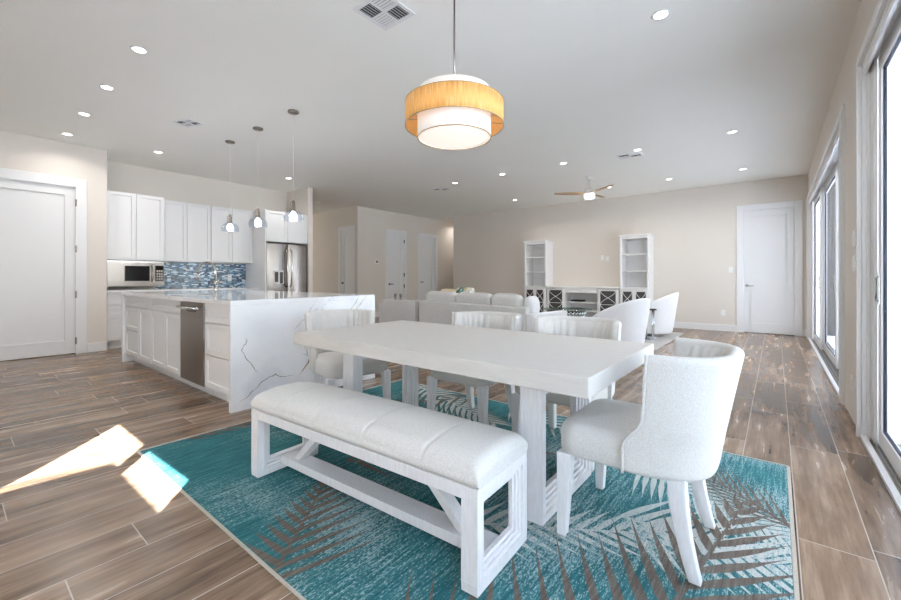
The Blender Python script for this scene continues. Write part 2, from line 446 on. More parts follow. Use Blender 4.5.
d1, bx1 = panel_door('door_1', 'tall white single-panel door in the left wall', 'y', XL, LY0, LY1, LZ, 1, 0.045, 0.115)
for z in (2.19, 1.52, 0.86, 0.19):
    hb = MB(); bx1(hb, LY1 - 0.014, LY1 + 0.003, -0.016, 0.0215, z - 0.05, z + 0.05); hb.build('hinge', M['nickel'], d1)
d2, bx2 = panel_door('door_2', 'white single-panel door with chrome lever in the back wall corner', 'x', YB, DX0, DX1, DZ, -1, 0.075, 0.105)
lever(d2, 'x', YB, DX0 + 0.065, 0.945, -1, 1, M['chrome'], 0.045)
d3, _ = panel_door('door_3', 'narrow white door in the shaded passage beside the refrigerator', 'x', 6.97, HDX0, HDX1, 2.44, -1, 0.05, 0.09)
lever(d3, 'x', 6.97, HDX0 + 0.07, 0.96, -1, 1, M['bronze'], 0.02)
d4, bx4 = panel_door('door_4', 'white hall door with visible hinges right of the thermostat', 'y', -8.8, A0, A1, 2.44, 1, 0.04, 0.09)
lever(d4, 'y', -8.8, A0 + 0.07, 0.92, 1, 1, M['bronze'], 0.01)
for z in (2.2, 1.2, 0.86):
    hb = MB(); bx4(hb, A1 - 0.012, A1 + 0.003, -0.016, 0.0215, z - 0.05, z + 0.05); hb.build('hinge', M['bronze'], d4)
d5, _ = panel_door('door_5', 'white hall door closest to the dark hallway opening', 'y', -8.8, B0, B1, 2.44, 1, 0.09, 0.09)
lever(d5, 'y', -8.8, B0 + 0.07, 0.97, 1, 1, M['bronze'], 0.06)

# ------------------------------------------------------------------ sliding glass doors (right wall)
def slider(name, label, y0, y1, zt, panels, casing=0.11):
    d = thing(name, label, 'sliding door', kind='structure')
    c = MB()
    for wi, wo, th in ((0.002, casing * .4, .027), (casing * .4, casing * .72, .02), (casing * .72, casing, .012)):
        c.box(XR - th, XR, y0 - wo, y0 - wi, 0, zt + wo); c.box(XR - th, XR, y1 + wi, y1 + wo, 0, zt + wo); c.box(XR - th, XR, y0 - wi, y1 + wi, zt + wi, zt + wo)
    c.build('casing', M['trim'], d)
    f = MB()
    f.box(XR - .004, XR + 0.17, y1 - 0.022, y1 - .001, 0, zt - .001); f.box(XR - .004, XR + 0.17, y0 + .001, y0 + 0.022, 0, zt - .001); f.box(XR - .004, XR + 0.17, y0 + 0.022, y1 - 0.022, zt - 0.03, zt - .001)
    f.box(XR + 0.016, XR + 0.034, y1 - 0.045, y1 - 0.0225, 0, zt - 0.031); f.box(XR + 0.035, XR + 0.052, y1 - 0.15, y1 - 0.0225, 0, zt - 0.031)
    f.box(XR - .002, XR + 0.016, y0 + 0.023, y1 - 0.046, zt - 0.075, zt - 0.031)
    f.box(XR + 0.018, XR + 0.024, y0 + 0.023, y1 - 0.046, zt - 0.05, zt - 0.031, 1)
    f.build('frame', [M['trim'], M['black']], d)
    s = MB(); s.box(XR - 0.012, XR + 0.018, y0, y1, 0.0, 0.022); s.build('sill', M['trim'], d)
    t = MB()
    t.box(XR + 0.018, XR + 0.17, y0 + 0.022, y1 - 0.022, 0.0, 0.008)
    for x in (0.035, 0.052, 0.08, 0.098, 0.125, 0.142): t.box(XR + x, XR + x + 0.005, y0 + 0.022, y1 - 0.022, 0.008, 0.024)
    t.build('track', M['steel'], d)
    for (a, b, xo, hy) in panels:
        p = MB(); x0, x1 = XR + xo, XR + xo + 0.034; z0, z1 = 0.026, zt - 0.032; st = 0.1
        p.box(x0, x1, a, a + st, z0, z1); p.box(x0, x1, b - st, b, z0, z1); p.box(x0, x1, a + st, b - st, z0, z0 + 0.1); p.box(x0, x1, a + st, b - st, z1 - 0.1, z1)
        fr = p.build('sliding_panel', M['trim'], d)
        q = MB(); i = 0.007; ga, gb, gz0, gz1 = a + st, b - st, z0 + 0.1, z1 - 0.1
        q.box(x0 + 0.009, x1 - 0.009, ga, ga + i, gz0, gz1); q.box(x0 + 0.009, x1 - 0.009, gb - i, gb, gz0, gz1)
        q.box(x0 + 0.009, x1 - 0.009, ga + i, gb - i, gz0, gz0 + i); q.box(x0 + 0.009, x1 - 0.009, ga + i, gb - i, gz1 - i, gz1)
        q.build('gasket', M['gasket'], fr)
        MB().box(x0 + 0.014, x0 + 0.02, ga + i, gb - i, gz0 + i, gz1 - i).build('glass_pane', M['glass'], fr)
        if hy is not None:
            h = MB(); h.box(x0 - 0.006, x0, hy - 0.02, hy + 0.02, 0.93, 1.13)
            h.tube([(x0 - .006, hy, 0.95), (x0 - 0.016, hy, 0.96), (x0 - 0.016, hy, 1.10), (x0 - .006, hy, 1.11)], 0.005, 8)
            h.build('pull_handle', M['chrome'], fr)
slider('window_1', 'near white framed sliding glass door at the right edge', NY0, NY1, NZ,
       [(1.55, 3.805, 0.055, 3.755), (-0.7, 1.6, 0.093, None), (-0.55, 1.62, 0.131, None)])
slider('window_2', 'far white framed sliding glass door beside the back corner', FY0, FY1, FZ,
       [(8.2, 9.64, 0.055, 8.27), (6.6, 8.25, 0.093, 6.68), (5.02, 6.66, 0.131, None)])

# ------------------------------------------------------------------ outside
struct('patio_bounce_paving', MB().box(0.70, 26.0, -22, 30, -0.08, -0.03), M['patio'], 'pale patio paving outside the sliding doors, widened to bounce sun indoors', 'patio')  # paving extended far past the roof as an added reflector for the ceiling
struct('lawn', MB().box(-60, 60, -60, 60, -0.3, -0.2), M['grass'], 'lawn around the house', 'lawn')
# added unseen roof masks the sun; its two holes shape the floor sun patches
SUN_EL = math.radians(22.0); SA = (-0.77, 0.638)             # sun travels towards -x, +y
MASK_Z = 3.35
def up(p, z):
    t = z / math.tan(SUN_EL); return (p[0] - SA[0] * t, p[1] - SA[1] * t)
holesA = [(-2.86, 0.62), (-2.255, 0.63), (-2.49, 0.83), (-3.10, 0.81)]
holesB = [(-3.09, 0.12), (-3.065, 0.62), (-2.99, 0.63), (-3.25, 0.82), (-3.845, 0.815), (-3.42, 0.44)]
def sun_mask_slab():
    bm = bmesh.new()
    outer = [(0.70, -12.0), (9.5, -12.0), (9.5, 16.0), (0.70, 16.0)]
    edges = []
    for poly in [outer, [up(p, MASK_Z) for p in holesA], [up(p, MASK_Z) for p in holesB]]:
        vs = [bm.verts.new((x, y, 0)) for x, y in poly]
        edges += [bm.edges.new((vs[i], vs[(i + 1) % len(vs)])) for i in range(len(vs))]
    bmesh.ops.triangle_fill(bm, use_beauty=True, use_dissolve=False, edges=edges)
    me = bpy.data.meshes.new('sun_mask_roof'); bm.to_mesh(me); bm.free()
    me.materials.append(M['stucco'])
    o = bpy.data.objects.new('sun_mask_roof', me); COL.objects.link(o); o.location = (0, 0, MASK_Z)
    md = o.modifiers.new('solid', 'SOLIDIFY'); md.thickness = 0.004; md.offset = 1
    return tag(o, 'added unseen roof with two holes shaping the sun patches', 'roof', kind='structure')
sun_mask_slab()
dimmer_m = bpy.data.materials.new('sun_dimmer_tint'); dimmer_m.use_nodes = True
nt = dimmer_m.node_tree; nt.nodes.clear()
no = nt.nodes.new('ShaderNodeOutputMaterial'); na = nt.nodes.new('ShaderNodeBsdfTransparent'); na.inputs[0].default_value = (.90, .92, .96, 1); nt.links.new(na.outputs[0], no.inputs[0])
hb_ = [up(p, MASK_Z) for p in holesB]; bx0, bx1 = min(p[0] for p in hb_) - .04, max(p[0] for p in hb_) + .04; by0, by1 = min(p[1] for p in hb_) - .04, max(p[1] for p in hb_) + .04
struct('sun_dimmer_pane', MB().add([(bx0, by0, MASK_Z + .012), (bx1, by0, MASK_Z + .012), (bx1 - .0, by1, MASK_Z + .012), (bx0, by1, MASK_Z + .012)], [(0, 1, 2, 3)]), dimmer_m, 'added tinted pane dimming the sun through one roof hole', 'skylight')  # added pane weakens the sun in the second floor patch
struct('sun_block_wall', MB().box(0.47, 0.66, -14.0, YS - 0.2, -0.2, 6.5), M['stucco'], 'added unseen tall wall keeping sun off the rear window', 'wall')  # added unseen wall, blocks direct sun from the rear window
struct('wall_patio_end', MB().box(0.58, 5.0, 11.0, 11.2, -0.03, 3.3), M['stucco'], 'pale stucco wall at the far end of the patio', 'wall')
struct('patio_column', MB().box(1.02, 1.20, 7.1, 7.3, -0.03, 3.34), M['stucco'], 'white patio column outside the sliding doors', 'column')
ds = MB()  # added slats that give the far door's pane its dark tone
for k in range(9): ds.box(0.725 + 0.02 * k, 0.741 + 0.02 * k, 10.85, 10.90, -0.03, 3.3)
ds.box(0.72, 0.91, 10.901, 10.92, -0.03, 3.3)
tag(ds.build('dark_pane_slats', M['dark_ext']), 'added dark grey slats darkening the view through the far sliding door', 'screen', kind='structure')

# ------------------------------------------------------------------ kitchen
def shaker(mb, axis, plane, out, u0, u1, z0, z1, th=0.02, rail=0.055):
    """shaker front lying on plane, thickness towards out"""
    def bx(a0, a1, w0, w1, c0, c1):
        lo, hi = sorted((plane + out * w0, plane + out * w1))
        if axis == 'x': mb.box(a0, a1, lo, hi, c0, c1)
        else: mb.box(lo, hi, a0, a1, c0, c1)
    bx(u0, u0 + rail, 0, th, z0, z1); bx(u1 - rail, u1, 0, th, z0, z1)
    bx(u0 + rail, u1 - rail, 0, th, z1 - rail, z1); bx(u0 + rail, u1 - rail, 0, th, z0, z0 + rail)
    bx(u0 + rail, u1 - rail, 0, th - 0.013, z0 + rail, z1 - rail)
def cab_y(name, label, xb, xf, y0, y1, z0, z1, fronts, toe=0.0, group=None, body='body'):
    """cabinet whose fronts face +X; fronts = [(part name, y0, y1, z0, z1)]"""
    t = thing(name, label, 'cabinet', (0, 0, 0), 0, group)
    t.location = (xf, y0, z0)
    b = MB(); b.box(xb - xf, -0.022, 0.001, y1 - y0 - 0.001, toe, z1 - z0)
    if toe: b.box(xb - xf, -0.09, 0.001, y1 - y0 - 0.001, 0, toe)
    b.build(body, M['cab'], t)
    for (n, a, c, e, f) in fronts:
        m = MB(); shaker(m, 'y', -0.022, 1, a - y0 + 0.0045, c - y0 - 0.0045, e - z0 + 0.0045, f - z0 - 0.0045)
        m.build(n, M['cab'], t, bevel=0.0015, segs=1)
    return t
KXB = KX + 0.004
c1 = cab_y('wall_mounted_cabinet', 'deeper white upper cabinet with two doors directly above the microwave', KXB, -8.10, 1.56, 2.335, 1.388, 2.47,
      [('door', 1.56, 1.947, 1.388, 2.47), ('door', 1.947, 2.335, 1.388, 2.47)])
c2 = cab_y('wall_mounted_cabinet', 'white two-door upper cabinet between microwave cabinet and leftmost pendant', KXB, -8.30, 2.339, 3.14, 1.39, 2.465,
      [('door', 2.339, 2.742, 1.39, 2.465), ('door', 2.742, 3.14, 1.39, 2.465)], group='upper cabinets over the mosaic')
c3 = cab_y('wall_mounted_cabinet', 'white two-door upper cabinet right above the mosaic next to the refrigerator panel', KXB, -8.30, 3.144, 3.925, 1.40, 2.465,
      [('door', 3.144, 3.525, 1.40, 2.465), ('door', 3.525, 3.925, 1.40, 2.465)], group='upper cabinets over the mosaic')
c4 = cab_y('wall_mounted_cabinet', 'wide white two-door cabinet above the refrigerator', KXB, -7.80, 3.953, 4.855, 1.825, 2.445,
      [('door', 3.953, 4.40, 1.825, 2.445), ('door', 4.40, 4.855, 1.825, 2.445)])
tag(MB().box(KXB, -7.80, 3.928, 3.95, 0.0, 2.445).build('refrigerator_side_panel', M['cab']), 'tall white end panel standing left of the refrigerator', 'panel')
# base cabinets along the wall
cab_y('base_cabinet', 'white base cabinet with drawers below the microwave, beside the left wall', KXB, -8.02, 1.56, 2.335, 0.0, 0.868,
      [('drawer', 1.56, 2.335, 0.125, 0.475), ('drawer', 1.56, 2.335, 0.475, 0.68), ('drawer', 1.56, 2.335, 0.68, 0.866)], 0.12)
cab_y('base_cabinet', 'white base cabinet behind the island, below the mosaic backsplash', KXB, -8.02, 2.338, 3.925, 0.0, 0.868,
      [('door', 2.338, 2.87, 0.125, 0.866), ('door', 2.87, 3.40, 0.125, 0.866), ('door', 3.40, 3.925, 0.125, 0.866)], 0.12)
ct = MB(); ct.box(KXB, -7.985, 1.55, 3.925, 0.87, 0.91)
tag(ct.build('wall_countertop', M['quartz'], bevel=0.003), 'white stone counter along the wall below the mosaic', 'countertop')
tag(MB().box(KXB - 0.003, KX + 0.012, 2.336, 3.926, 0.912, 1.388).build('tile_backsplash', M['mosaic']), 'blue and white glass mosaic backsplash below the upper cabinets', 'backsplash', kind='structure')
ou = MB(); ou.box(0, 0.006, -0.036, 0.036, -0.058, 0.058)
o1 = ou.build('wall_outlet', M['plastic']); o1.location = (KX + 0.012, 3.61, 1.10); tag(o1, 'white outlet plate on the blue mosaic backsplash', 'outlet')
def plate_parts(o, axis=True):
    s = MB(); s.box(0.006, 0.009, -0.017, 0.017, -0.033, 0.033); s.build('socket_face', M['plastic'], o)
plate_parts(o1)
# microwave
mw = thing('over_range_microwave', 'stainless steel microwave mounted under the upper cabinet', 'microwave', (-8.08, 1.562, 0.966))
MB().box(-0.50, -0.03, 0, 0.77, 0, 0.418).build('housing', M['dsteel'], mw)
dm = MB(); dm.box(-0.03, 0.0, 0.0, 0.57, 0.0, 0.418); dm.build('door', M['fsteel'], mw, bevel=0.004)
MB().box(0.0, 0.003, 0.23, 0.56, 0.085, 0.33).build('door_window', M['blackglass'], mw)
MB().box(-0.03, 0.0, 0.572, 0.77, 0.0, 0.418).build('control_panel', M['fsteel'], mw, bevel=0.004)
cp = MB(); cp.box(0.0, 0.003, 0.64, 0.755, 0.08, 0.34); cp.build('display', M['blackglass'], mw)
bt = MB()
for r in range(4):
    for c in range(3): bt.box(0.003, 0.0045, 0.655 + 0.032 * c, 0.678 + 0.032 * c, 0.10 + 0.045 * r, 0.13 + 0.045 * r)
bt.build('keypad', M['dsteel'], mw)
hm = MB(); hm.tube([(0.0, 0.60, 0.07), (0.045, 0.60, 0.075), (0.045, 0.60, 0.345), (0.0, 0.60, 0.35)], 0.013, 10); hm.build('handle', M['chrome'], mw)
for k in range(2): pass
MB().box(-0.028, 0.002, 0.01, 0.76, 0.385, 0.41).build('vent_strip', M['steel'], mw)
MB().box(-0.3, 0.001, -0.0005, 0.016, 0.0, 0.418).build('mounting_frame', M['bronze'], mw)
# refrigerator
fr = thing('refrigerator', 'stainless french-door refrigerator with water dispenser at the kitchen end', 'refrigerator', (-7.80, 3.957, 0))
MB().box(-0.78, -0.06, 0.004, 0.893, 0.02, 1.795).build('cabinet_body', M['bronze'], fr)
def fdoor(y0, y1, z0, z1, name):
    n = 10; pts = []
    for k in range(n + 1):
        u = k / n; pts.append((0.0 + 0.018 * (1 - (2 * u - 1) ** 2) - (0.012 if k in (0, n) else 0), y0 + (y1 - y0) * u))
    poly = pts + [(-0.058, y1), (-0.058, y0)]
    m = MB(); m.prism(poly, z0, z1); return m.build(name, M['fsteel'], fr, bevel=0.003)
ld = fdoor(0.004, 0.446, 0.72, 1.79, 'door'); rd = fdoor(0.450, 0.893, 0.72, 1.79, 'door')
fz = fdoor(0.004, 0.893, 0.05, 0.71, 'freezer_drawer')
dp = MB(); dp.box(0.012, 0.024, 0.135, 0.345, 0.98, 1.25); dp.build('water_dispenser', M['plastic'], fr, bevel=0.004)
dr = MB(); dr.box(0.024, 0.027, 0.155, 0.225, 1.02, 1.22); dr.box(0.024, 0.027, 0.26, 0.325, 0.99, 1.22); dr.build('dispenser_recess', M['bronze'], fr)
for y in (0.40, 0.496):
    h = MB(); h.tube([(0.0, y, 0.92), (0.055, y, 0.96), (0.07, y, 1.30), (0.055, y, 1.64), (0.0, y, 1.68)], 0.014, 10); h.build('handle', M['chrome'], fr)
h = MB(); h.tube([(0.0, 0.1, 0.62), (0.055, 0.12, 0.62), (0.055, 0.77, 0.62), (0.0, 0.79, 0.62)], 0.014, 10); h.build('handle', M['chrome'], fr)

# ------------------------------------------------------------------ kitchen island
IX0, IX1, IY0, IY1, IZ = -6.70, -3.455, 1.455, 2.975, 0.915
top = thing('island_countertop', 'white veined quartz island top with waterfall ends', 'countertop', (IX1, IY0, 0))
SX0, SX1, SY0, SY1 = -5.40, -4.75, 1.57, 1.90     # sink cut-out
tm = MB(); th = 0.04
ox, oy = IX1, IY0
for (a, b, c, d) in ((IX0, SX0, IY0, IY1), (SX1, IX1, IY0, IY1), (SX0, SX1, IY0, SY0), (SX0, SX1, SY1, IY1)):
    tm.box(a - ox, b - ox, c - oy, d - oy, IZ - th, IZ)
tm.build('top_slab', M['quartz'], top)
MB().box(IX0 - ox, IX0 - ox + 0.035, 0, IY1 - oy, 0.0, IZ - th).build('waterfall_panel', M['quartz'], top)
def vein(pts, w, mi, mb):
    rr = random.Random(int(abs(pts[0][0]) * 1000) + mi)
    P = []
    for i in range(len(pts) - 1):
        for k in range(5):
            u = k / 5; P.append((pts[i][0] + (pts[i + 1][0] - pts[i][0]) * u + rr.uniform(-.008, .008), pts[i][1] + (pts[i + 1][1] - pts[i][1]) * u + rr.uniform(-.008, .008)))
    P.append(pts[-1]); n = len(P)
    L, R = [], []
    for i, p in enumerate(P):
        q0, q1 = P[max(i - 1, 0)], P[min(i + 1, n - 1)]
        dx, dz = q1[0] - q0[0], q1[1] - q0[1]; l = math.hypot(dx, dz) or 1
        ww = w * (0.25 + 0.75 * rr.random()) * min(1, 4.0 * min(i, n - 1 - i) / n + 0.1)
        L.append((0.0006, p[0] - dz / l * ww, p[1] + dx / l * ww)); R.append((0.0006, p[0] + dz / l * ww, p[1] - dx / l * ww))
    mb.add(L + R, [(i, i + 1, n + i + 1, n + i) for i in range(n - 1)], mi)
vm = MB(); vm.box(-0.035, 0, 0, IY1 - oy, 0.0, IZ - th - .0005)
vein([(0.14, .60), (.085, .50), (.12, .44), (.19, .33), (.23, .28)], 0.0037, 1, vm)
vein([(.105, .52), (.13, .60)], 0.0025, 1, vm)
vein([(.07, .06), (.17, .13), (.28, .22), (.38, .25), (.44, .215), (.55, .21)], 0.0043, 1, vm)
vein([(.60, .19), (.72, .33), (.80, .42), (.83, .50)], 0.0087, 2, vm)
vein([(.66, .26), (.75, .37), (.81, .44)], 0.0050, 1, vm)
vein([(.62, .40), (.70, .36), (.66, .46), (.76, .52)], 0.0056, 3, vm)
vein([(1.12, .70), (1.22, .80), (1.30, .912)], 0.0081, 2, vm)
vein([(1.20, .70), (1.30, .80), (1.40, .912)], 0.0056, 3, vm)
vein([(1.22, .73), (1.29, .80), (1.36, .86)], 0.0043, 2, vm)
vein([(.55, .62), (.68, .74), (.80, .90)], 0.0062, 3, vm)
vm.build('waterfall_panel', [M['quartz'], M['vein_dark'], M['vein_gold'], M['vein_soft']], top)
sk = MB()
a, b, c, d, zt, zb = SX0 - ox, SX1 - ox, SY0 - oy, SY1 - oy, IZ - th - 0.001, IZ - 0.24
sk.box(a - .01, b + .01, c - .01, d + .01, zb - 0.006, zb)
sk.box(a - .012, a, c - .012, d + .012, zb, zt); sk.box(b, b + .012, c - .012, d + .012, zb, zt); sk.box(a, b, c - .012, c, zb, zt); sk.box(a, b, d, d + .012, zb, zt)
sk.build('sink_basin', M['steel'], top)
MB().lathe([(0.035, 0), (0.035, 0.004), (0.015, 0.004)], ((a + b) / 2, (c + d) / 2, zb), 20).build('sink_drain', M['chrome'], top)
CZ = IZ - th - 0.001
def cab_x(name, label, x0, x1, fronts, cat='cabinet'):
    """island cabinet, fronts face -Y"""
    t = thing(name, label, cat, (x0, IY0 + 0.03, 0))
    b = MB(); b.box(0.001, x1 - x0 - 0.001, 0.022, 0.06, 0.105, CZ)
    b.box(0.001, x1 - x0 - 0.001, 0.06, 0.62, 0.105, 0.62)
    b.box(0.001, x1 - x0 - 0.001, 0.09, 0.62, 0.001, 0.105); b.build('body', M['cab'], t)
    for (n, a, c, e, f) in fronts:
        m = MB(); shaker(m, 'x', 0.022, -1, a - x0 + .0045, c - x0 - .0045, e + .0045, f - .0045, 0.022, 0.05); m.build(n, M['cab'], t, bevel=0.0015, segs=1)
    return t
x0 = IX0 + 0.037
cab_x('island_cabinet', 'white island cabinet with two drawers beside a door at the far end', x0, -5.600,
      [('drawer', x0, -5.600, .735, CZ), ('drawer', x0, -6.075, .43, .735), ('drawer', x0, -6.075, .11, .43), ('door', -6.075, -5.600, .11, .735)])
cab_x('island_cabinet', 'white island sink cabinet with two doors left of the dishwasher', -5.598, -4.683,
      [('drawer_front', -5.598, -4.683, .735, CZ), ('door', -5.598, -5.14, .11, .735), ('door', -5.14, -4.683, .11, .735)])
cab_x('island_cabinet', 'white three-drawer island cabinet right of the dishwasher at the near end', -4.063, IX1 - 0.037,
      [('drawer', -4.063, IX1 - .037, .70, CZ), ('drawer', -4.063, IX1 - .037, .41, .70), ('drawer', -4.063, IX1 - .037, .11, .41)])
bk = MB(); bk.box(x0, IX1 - .037, 2.112, 2.14, 0.001, CZ)
for k in range(5): 
    xx = x0 + (IX1 - .037 - x0) * k / 4
    bk.box(max(xx - .04, x0), min(xx + .04, IX1 - .037), 2.14, 2.152, 0.001, CZ)
tag(bk.build('island_back_panel', M['cab']), 'white panelled back of the island on the seating side', 'panel')
dw = thing('dishwasher', 'dark stainless dishwasher built into the island', 'dishwasher', (-4.680, IY0 + 0.03, 0))
MB().box(0.004, 0.61, 0.031, 0.6, 0.102, 0.62).build('tub', M['dsteel'], dw)
MB().box(0.004, 0.586, 0.0, 0.028, 0.10, 0.866).build('door', M['dsteel'], dw, bevel=0.004)
MB().box(0.588, 0.611, 0.0, 0.03, 0.10, 0.866).build('side_trim', M['chrome'], dw)
MB().box(0.18, 0.42, -0.0015, 0.0, 0.775, 0.81).build('control_strip', M['black'], dw)
hh = MB(); hh.tube([(0.06, 0.0, 0.815), (0.06, -0.045, 0.815), (0.53, -0.045, 0.815), (0.53, 0, 0.815)], 0.013, 10); hh.build('handle', M['chrome'], dw)
MB().box(0.002, 0.614, 0.09, 0.1, 0.001, 0.1).build('kick_plate', M['cab'], dw)
# faucet
fa = thing('kitchen_faucet', 'brushed nickel gooseneck faucet standing on the island', 'faucet', (-5.05, 1.96, IZ))
fb = MB(); fb.lathe([(0.027, 0), (0.027, 0.006), (0.021, 0.012), (0.019, 0.10), (0.021, 0.102), (0.021, 0.15), (0.013, 0.155)], n=20); fb.build('base', M['fnick'], fa)
ar = [(0, 0, 0.15), (0, 0, 0.26)]
for k in range(13):
    t = PI * k / 12; ar.append((-0.0, -0.0, 0)); ar[-1] = (-(0.105 - 0.105 * math.cos(t)) * 0.83, -(0.105 - 0.105 * math.cos(t)) * 0.55, 0.26 + 0.105 * math.sin(t))
e = ar[-1]; ar += [(e[0], e[1], 0.235)]
MB().tube(ar, 0.0125, 12).build('gooseneck_spout', M['fnick'], fa)
MB().tube([(e[0], e[1], 0.236), (e[0] - .012, e[1], 0.155)], [0.016, 0.018], 12).build('spray_head', M['fnick'], fa)
MB().tube([(0.018, 0, 0.115), (0.05, 0.0, 0.12), (0.09, 0.0, 0.17)], [0.009, 0.008, 0.007], 10).build('lever_handle', M['fnick'], fa)

# ------------------------------------------------------------------ dining room: rug
RX_0, RX_1, RY_0, RY_1 = -3.15, 0.06, 0.76, 3.08
rug = MB(); rug.box(RX_0, RX_1, RY_0, RY_1, 0.0005, 0.004)
rg = rug.build('area_rug', M['teal'])
tag(rg, 'teal rug with taupe and cream palm fronds under the dining table', 'rug')
pf = MB(); zc = [0.0042]
def inside(p): return RX_0 + 0.012 < p[0] < RX_1 - 0.012 and RY_0 + 0.012 < p[1] < RY_1 - 0.012
def clip(poly):
    for ax, lim, sgn in ((0, RX_0 + 0.012, 1), (0, RX_1 - 0.012, -1), (1, RY_0 + 0.012, 1), (1, RY_1 - 0.012, -1)):
        out = []
        for i in range(len(poly)):
            p, q = poly[i], poly[(i + 1) % len(poly)]
            ip, iq = sgn * (p[ax] - lim) >= 0, sgn * (q[ax] - lim) >= 0
            if ip: out.append(p)
            if ip != iq:
                t = (lim - p[ax]) / (q[ax] - p[ax]); out.append((p[0] + t * (q[0] - p[0]), p[1] + t * (q[1] - p[1])))
        poly = out
        if len(poly) < 3: return []
    return poly
def flat(poly, mi):
    poly = clip(poly)
    if len(poly) >= 3:
        pf.add([(x, y, zc[0]) for x, y in poly], [tuple(range(len(poly)))], mi)
def leaf(b, d, L, w, mi, bend=0.0):
    n = 7; Lf, Rt = [], []; zc[0] += 0.000009
    a = math.atan2(d[1], d[0]); x, y = b
    for i in range(n + 1):
        u = i / n; ww = w * (0.35 + 0.65 * math.sin(PI * min(1, u * 1.0 + 0.12) ** 0.8)) * (1 - u ** 2.2) * random.uniform(.88, 1.12)
        Lf.append((x - math.sin(a) * ww, y + math.cos(a) * ww)); Rt.append((x + math.sin(a) * ww, y - math.cos(a) * ww))
        x += math.cos(a) * L / n; y += math.sin(a) * L / n; a += bend / n
    for i in range(n): flat([Lf[i], Lf[i + 1], Rt[i + 1], Rt[i]], mi)
def frond(p0, p1, L0, L1, ang0, ang1, step, w, mi, bend=0.0, sides=(1, -1), stem=0.011):
    dx, dy = p1[0] - p0[0], p1[1] - p0[1]; l = math.hypot(dx, dy); a = math.atan2(dy, dx)
    n = max(2, int(l / step))
    nx, ny = -dy / l, dx / l
    flat([(p0[0] + nx * stem, p0[1] + ny * stem), (p0[0] - nx * stem, p0[1] - ny * stem), (p1[0] - nx * .003, p1[1] - ny * .003), (p1[0] + nx * .003, p1[1] + ny * .003)], mi)
    for i in range(n + 1):
        u = i / n
        for sd in sides:
            q = u + (0.5 / n if sd < 0 else 0)
            L = (L0 + (L1 - L0) * u) * random.uniform(.9, 1.08); an = (ang0 + (ang1 - ang0) * u) * sd
            leaf((p0[0] + dx * q, p0[1] + dy * q), (math.cos(a + an), math.sin(a + an)), L, w, mi, -bend * sd)
R = math.radians
# cream fronds first, taupe over them
frond((-1.15, 1.42), (-0.22, 2.02), .32, .24, R(48), R(32), .078, .019, 2, .05)
frond((-0.55, 1.95), (0.10, 2.0), .40, .30, R(60), R(40), .055, .019, 2, .12)
frond((-0.62, 2.50), (0.06, 2.2), .34, .24, R(62), R(42), .042, .014, 2, .08)
frond((-2.95, 3.05), (-1.7, 2.60), .40, .26, R(58), R(35), .075, .019, 2, .4)
frond((-1.75, 2.98), (-0.6, 2.60), .34, .24, R(55), R(35), .085, .013, 2, .3)

frond((-1.4, 2.1), (-2.2, 2.5), .4, .2, R(55), R(35), .085, .014, 2, .3)
frond((-0.40, 0.72), (-0.13, 2.36), .86, .16, R(50), R(26), .105, .0215, 1, .10, stem=.017)
frond((-0.74, 0.70), (-0.70, 1.05), .55, .30, R(48), R(36), .085, .015, 1, .1, sides=(1,), stem=.006)
frond((-1.40, 0.70), (-1.93, 1.34), .32, .06, R(62), R(34), .062, .016, 1, .12, sides=(1,), stem=.011)
frond((-1.40, 0.70), (-1.93, 1.34), .50, .10, R(58), R(36), .070, .016, 1, .08, sides=(-1,), stem=.011)
frond((0.06, 2.32), (-0.62, 2.95), .42, .22, R(34), R(18), .055, .008, 1, .1)
frond((-3.15, 0.98), (-3.0, 2.2), .20, .10, R(42), R(30), .10, .020, 1, .1)
frond((-2.2, 3.05), (-2.75, 2.1), .4, .14, R(50), R(30), .11, .016, 1, .2)
frond((-2.0, 1.5), (-1.2, 2.3), .36, .14, R(50), R(30), .12, .015, 1, .2)
pf.build('palm_frond_pattern', [M['teal'], M['taupe'], M['creamp']], rg)
bd = MB(); w_ = 0.011
bd.box(RX_0 - .002, RX_1 + .002, RY_0 - .002, RY_0 + w_, .0008, .0058); bd.box(RX_0 - .002, RX_1 + .002, RY_1 - w_, RY_1 + .002, .0008, .0058)
bd.box(RX_0 - .002, RX_0 + w_, RY_0 + w_, RY_1 - w_, .0008, .0058); bd.box(RX_1 - w_, RX_1 + .002, RY_0 + w_, RY_1 - w_, .0008, .0058)
bd.build('binding', M['rugedge'], rg, bevel=0.003)
RZ = 0.0086

# ------------------------------------------------------------------ stepped rectangular loop legs
def loop(mb, xc, t, y0, y1, z0, z1, ring, step, nst, rec):
    """closed picture-frame leg in the y-z plane, stepping inwards on both faces"""
    def rect_ring(o, i, hx):
        for (a, b, c, d) in ((y0 + o, y1 - o, z0 + o, z0 + i), (y0 + o, y1 - o, z1 - i, z1 - o), (y0 + o, y0 + i, z0 + i, z1 - i), (y1 - i, y1 - o, z0 + i, z1 - i)):
            mb.box(xc - hx, xc + hx, a, b, c, d)
    rect_ring(0, ring, t / 2)
    for k in range(nst):
        rect_ring(ring + step * k, ring + step * (k + 1), t / 2 - rec * (k + 1))
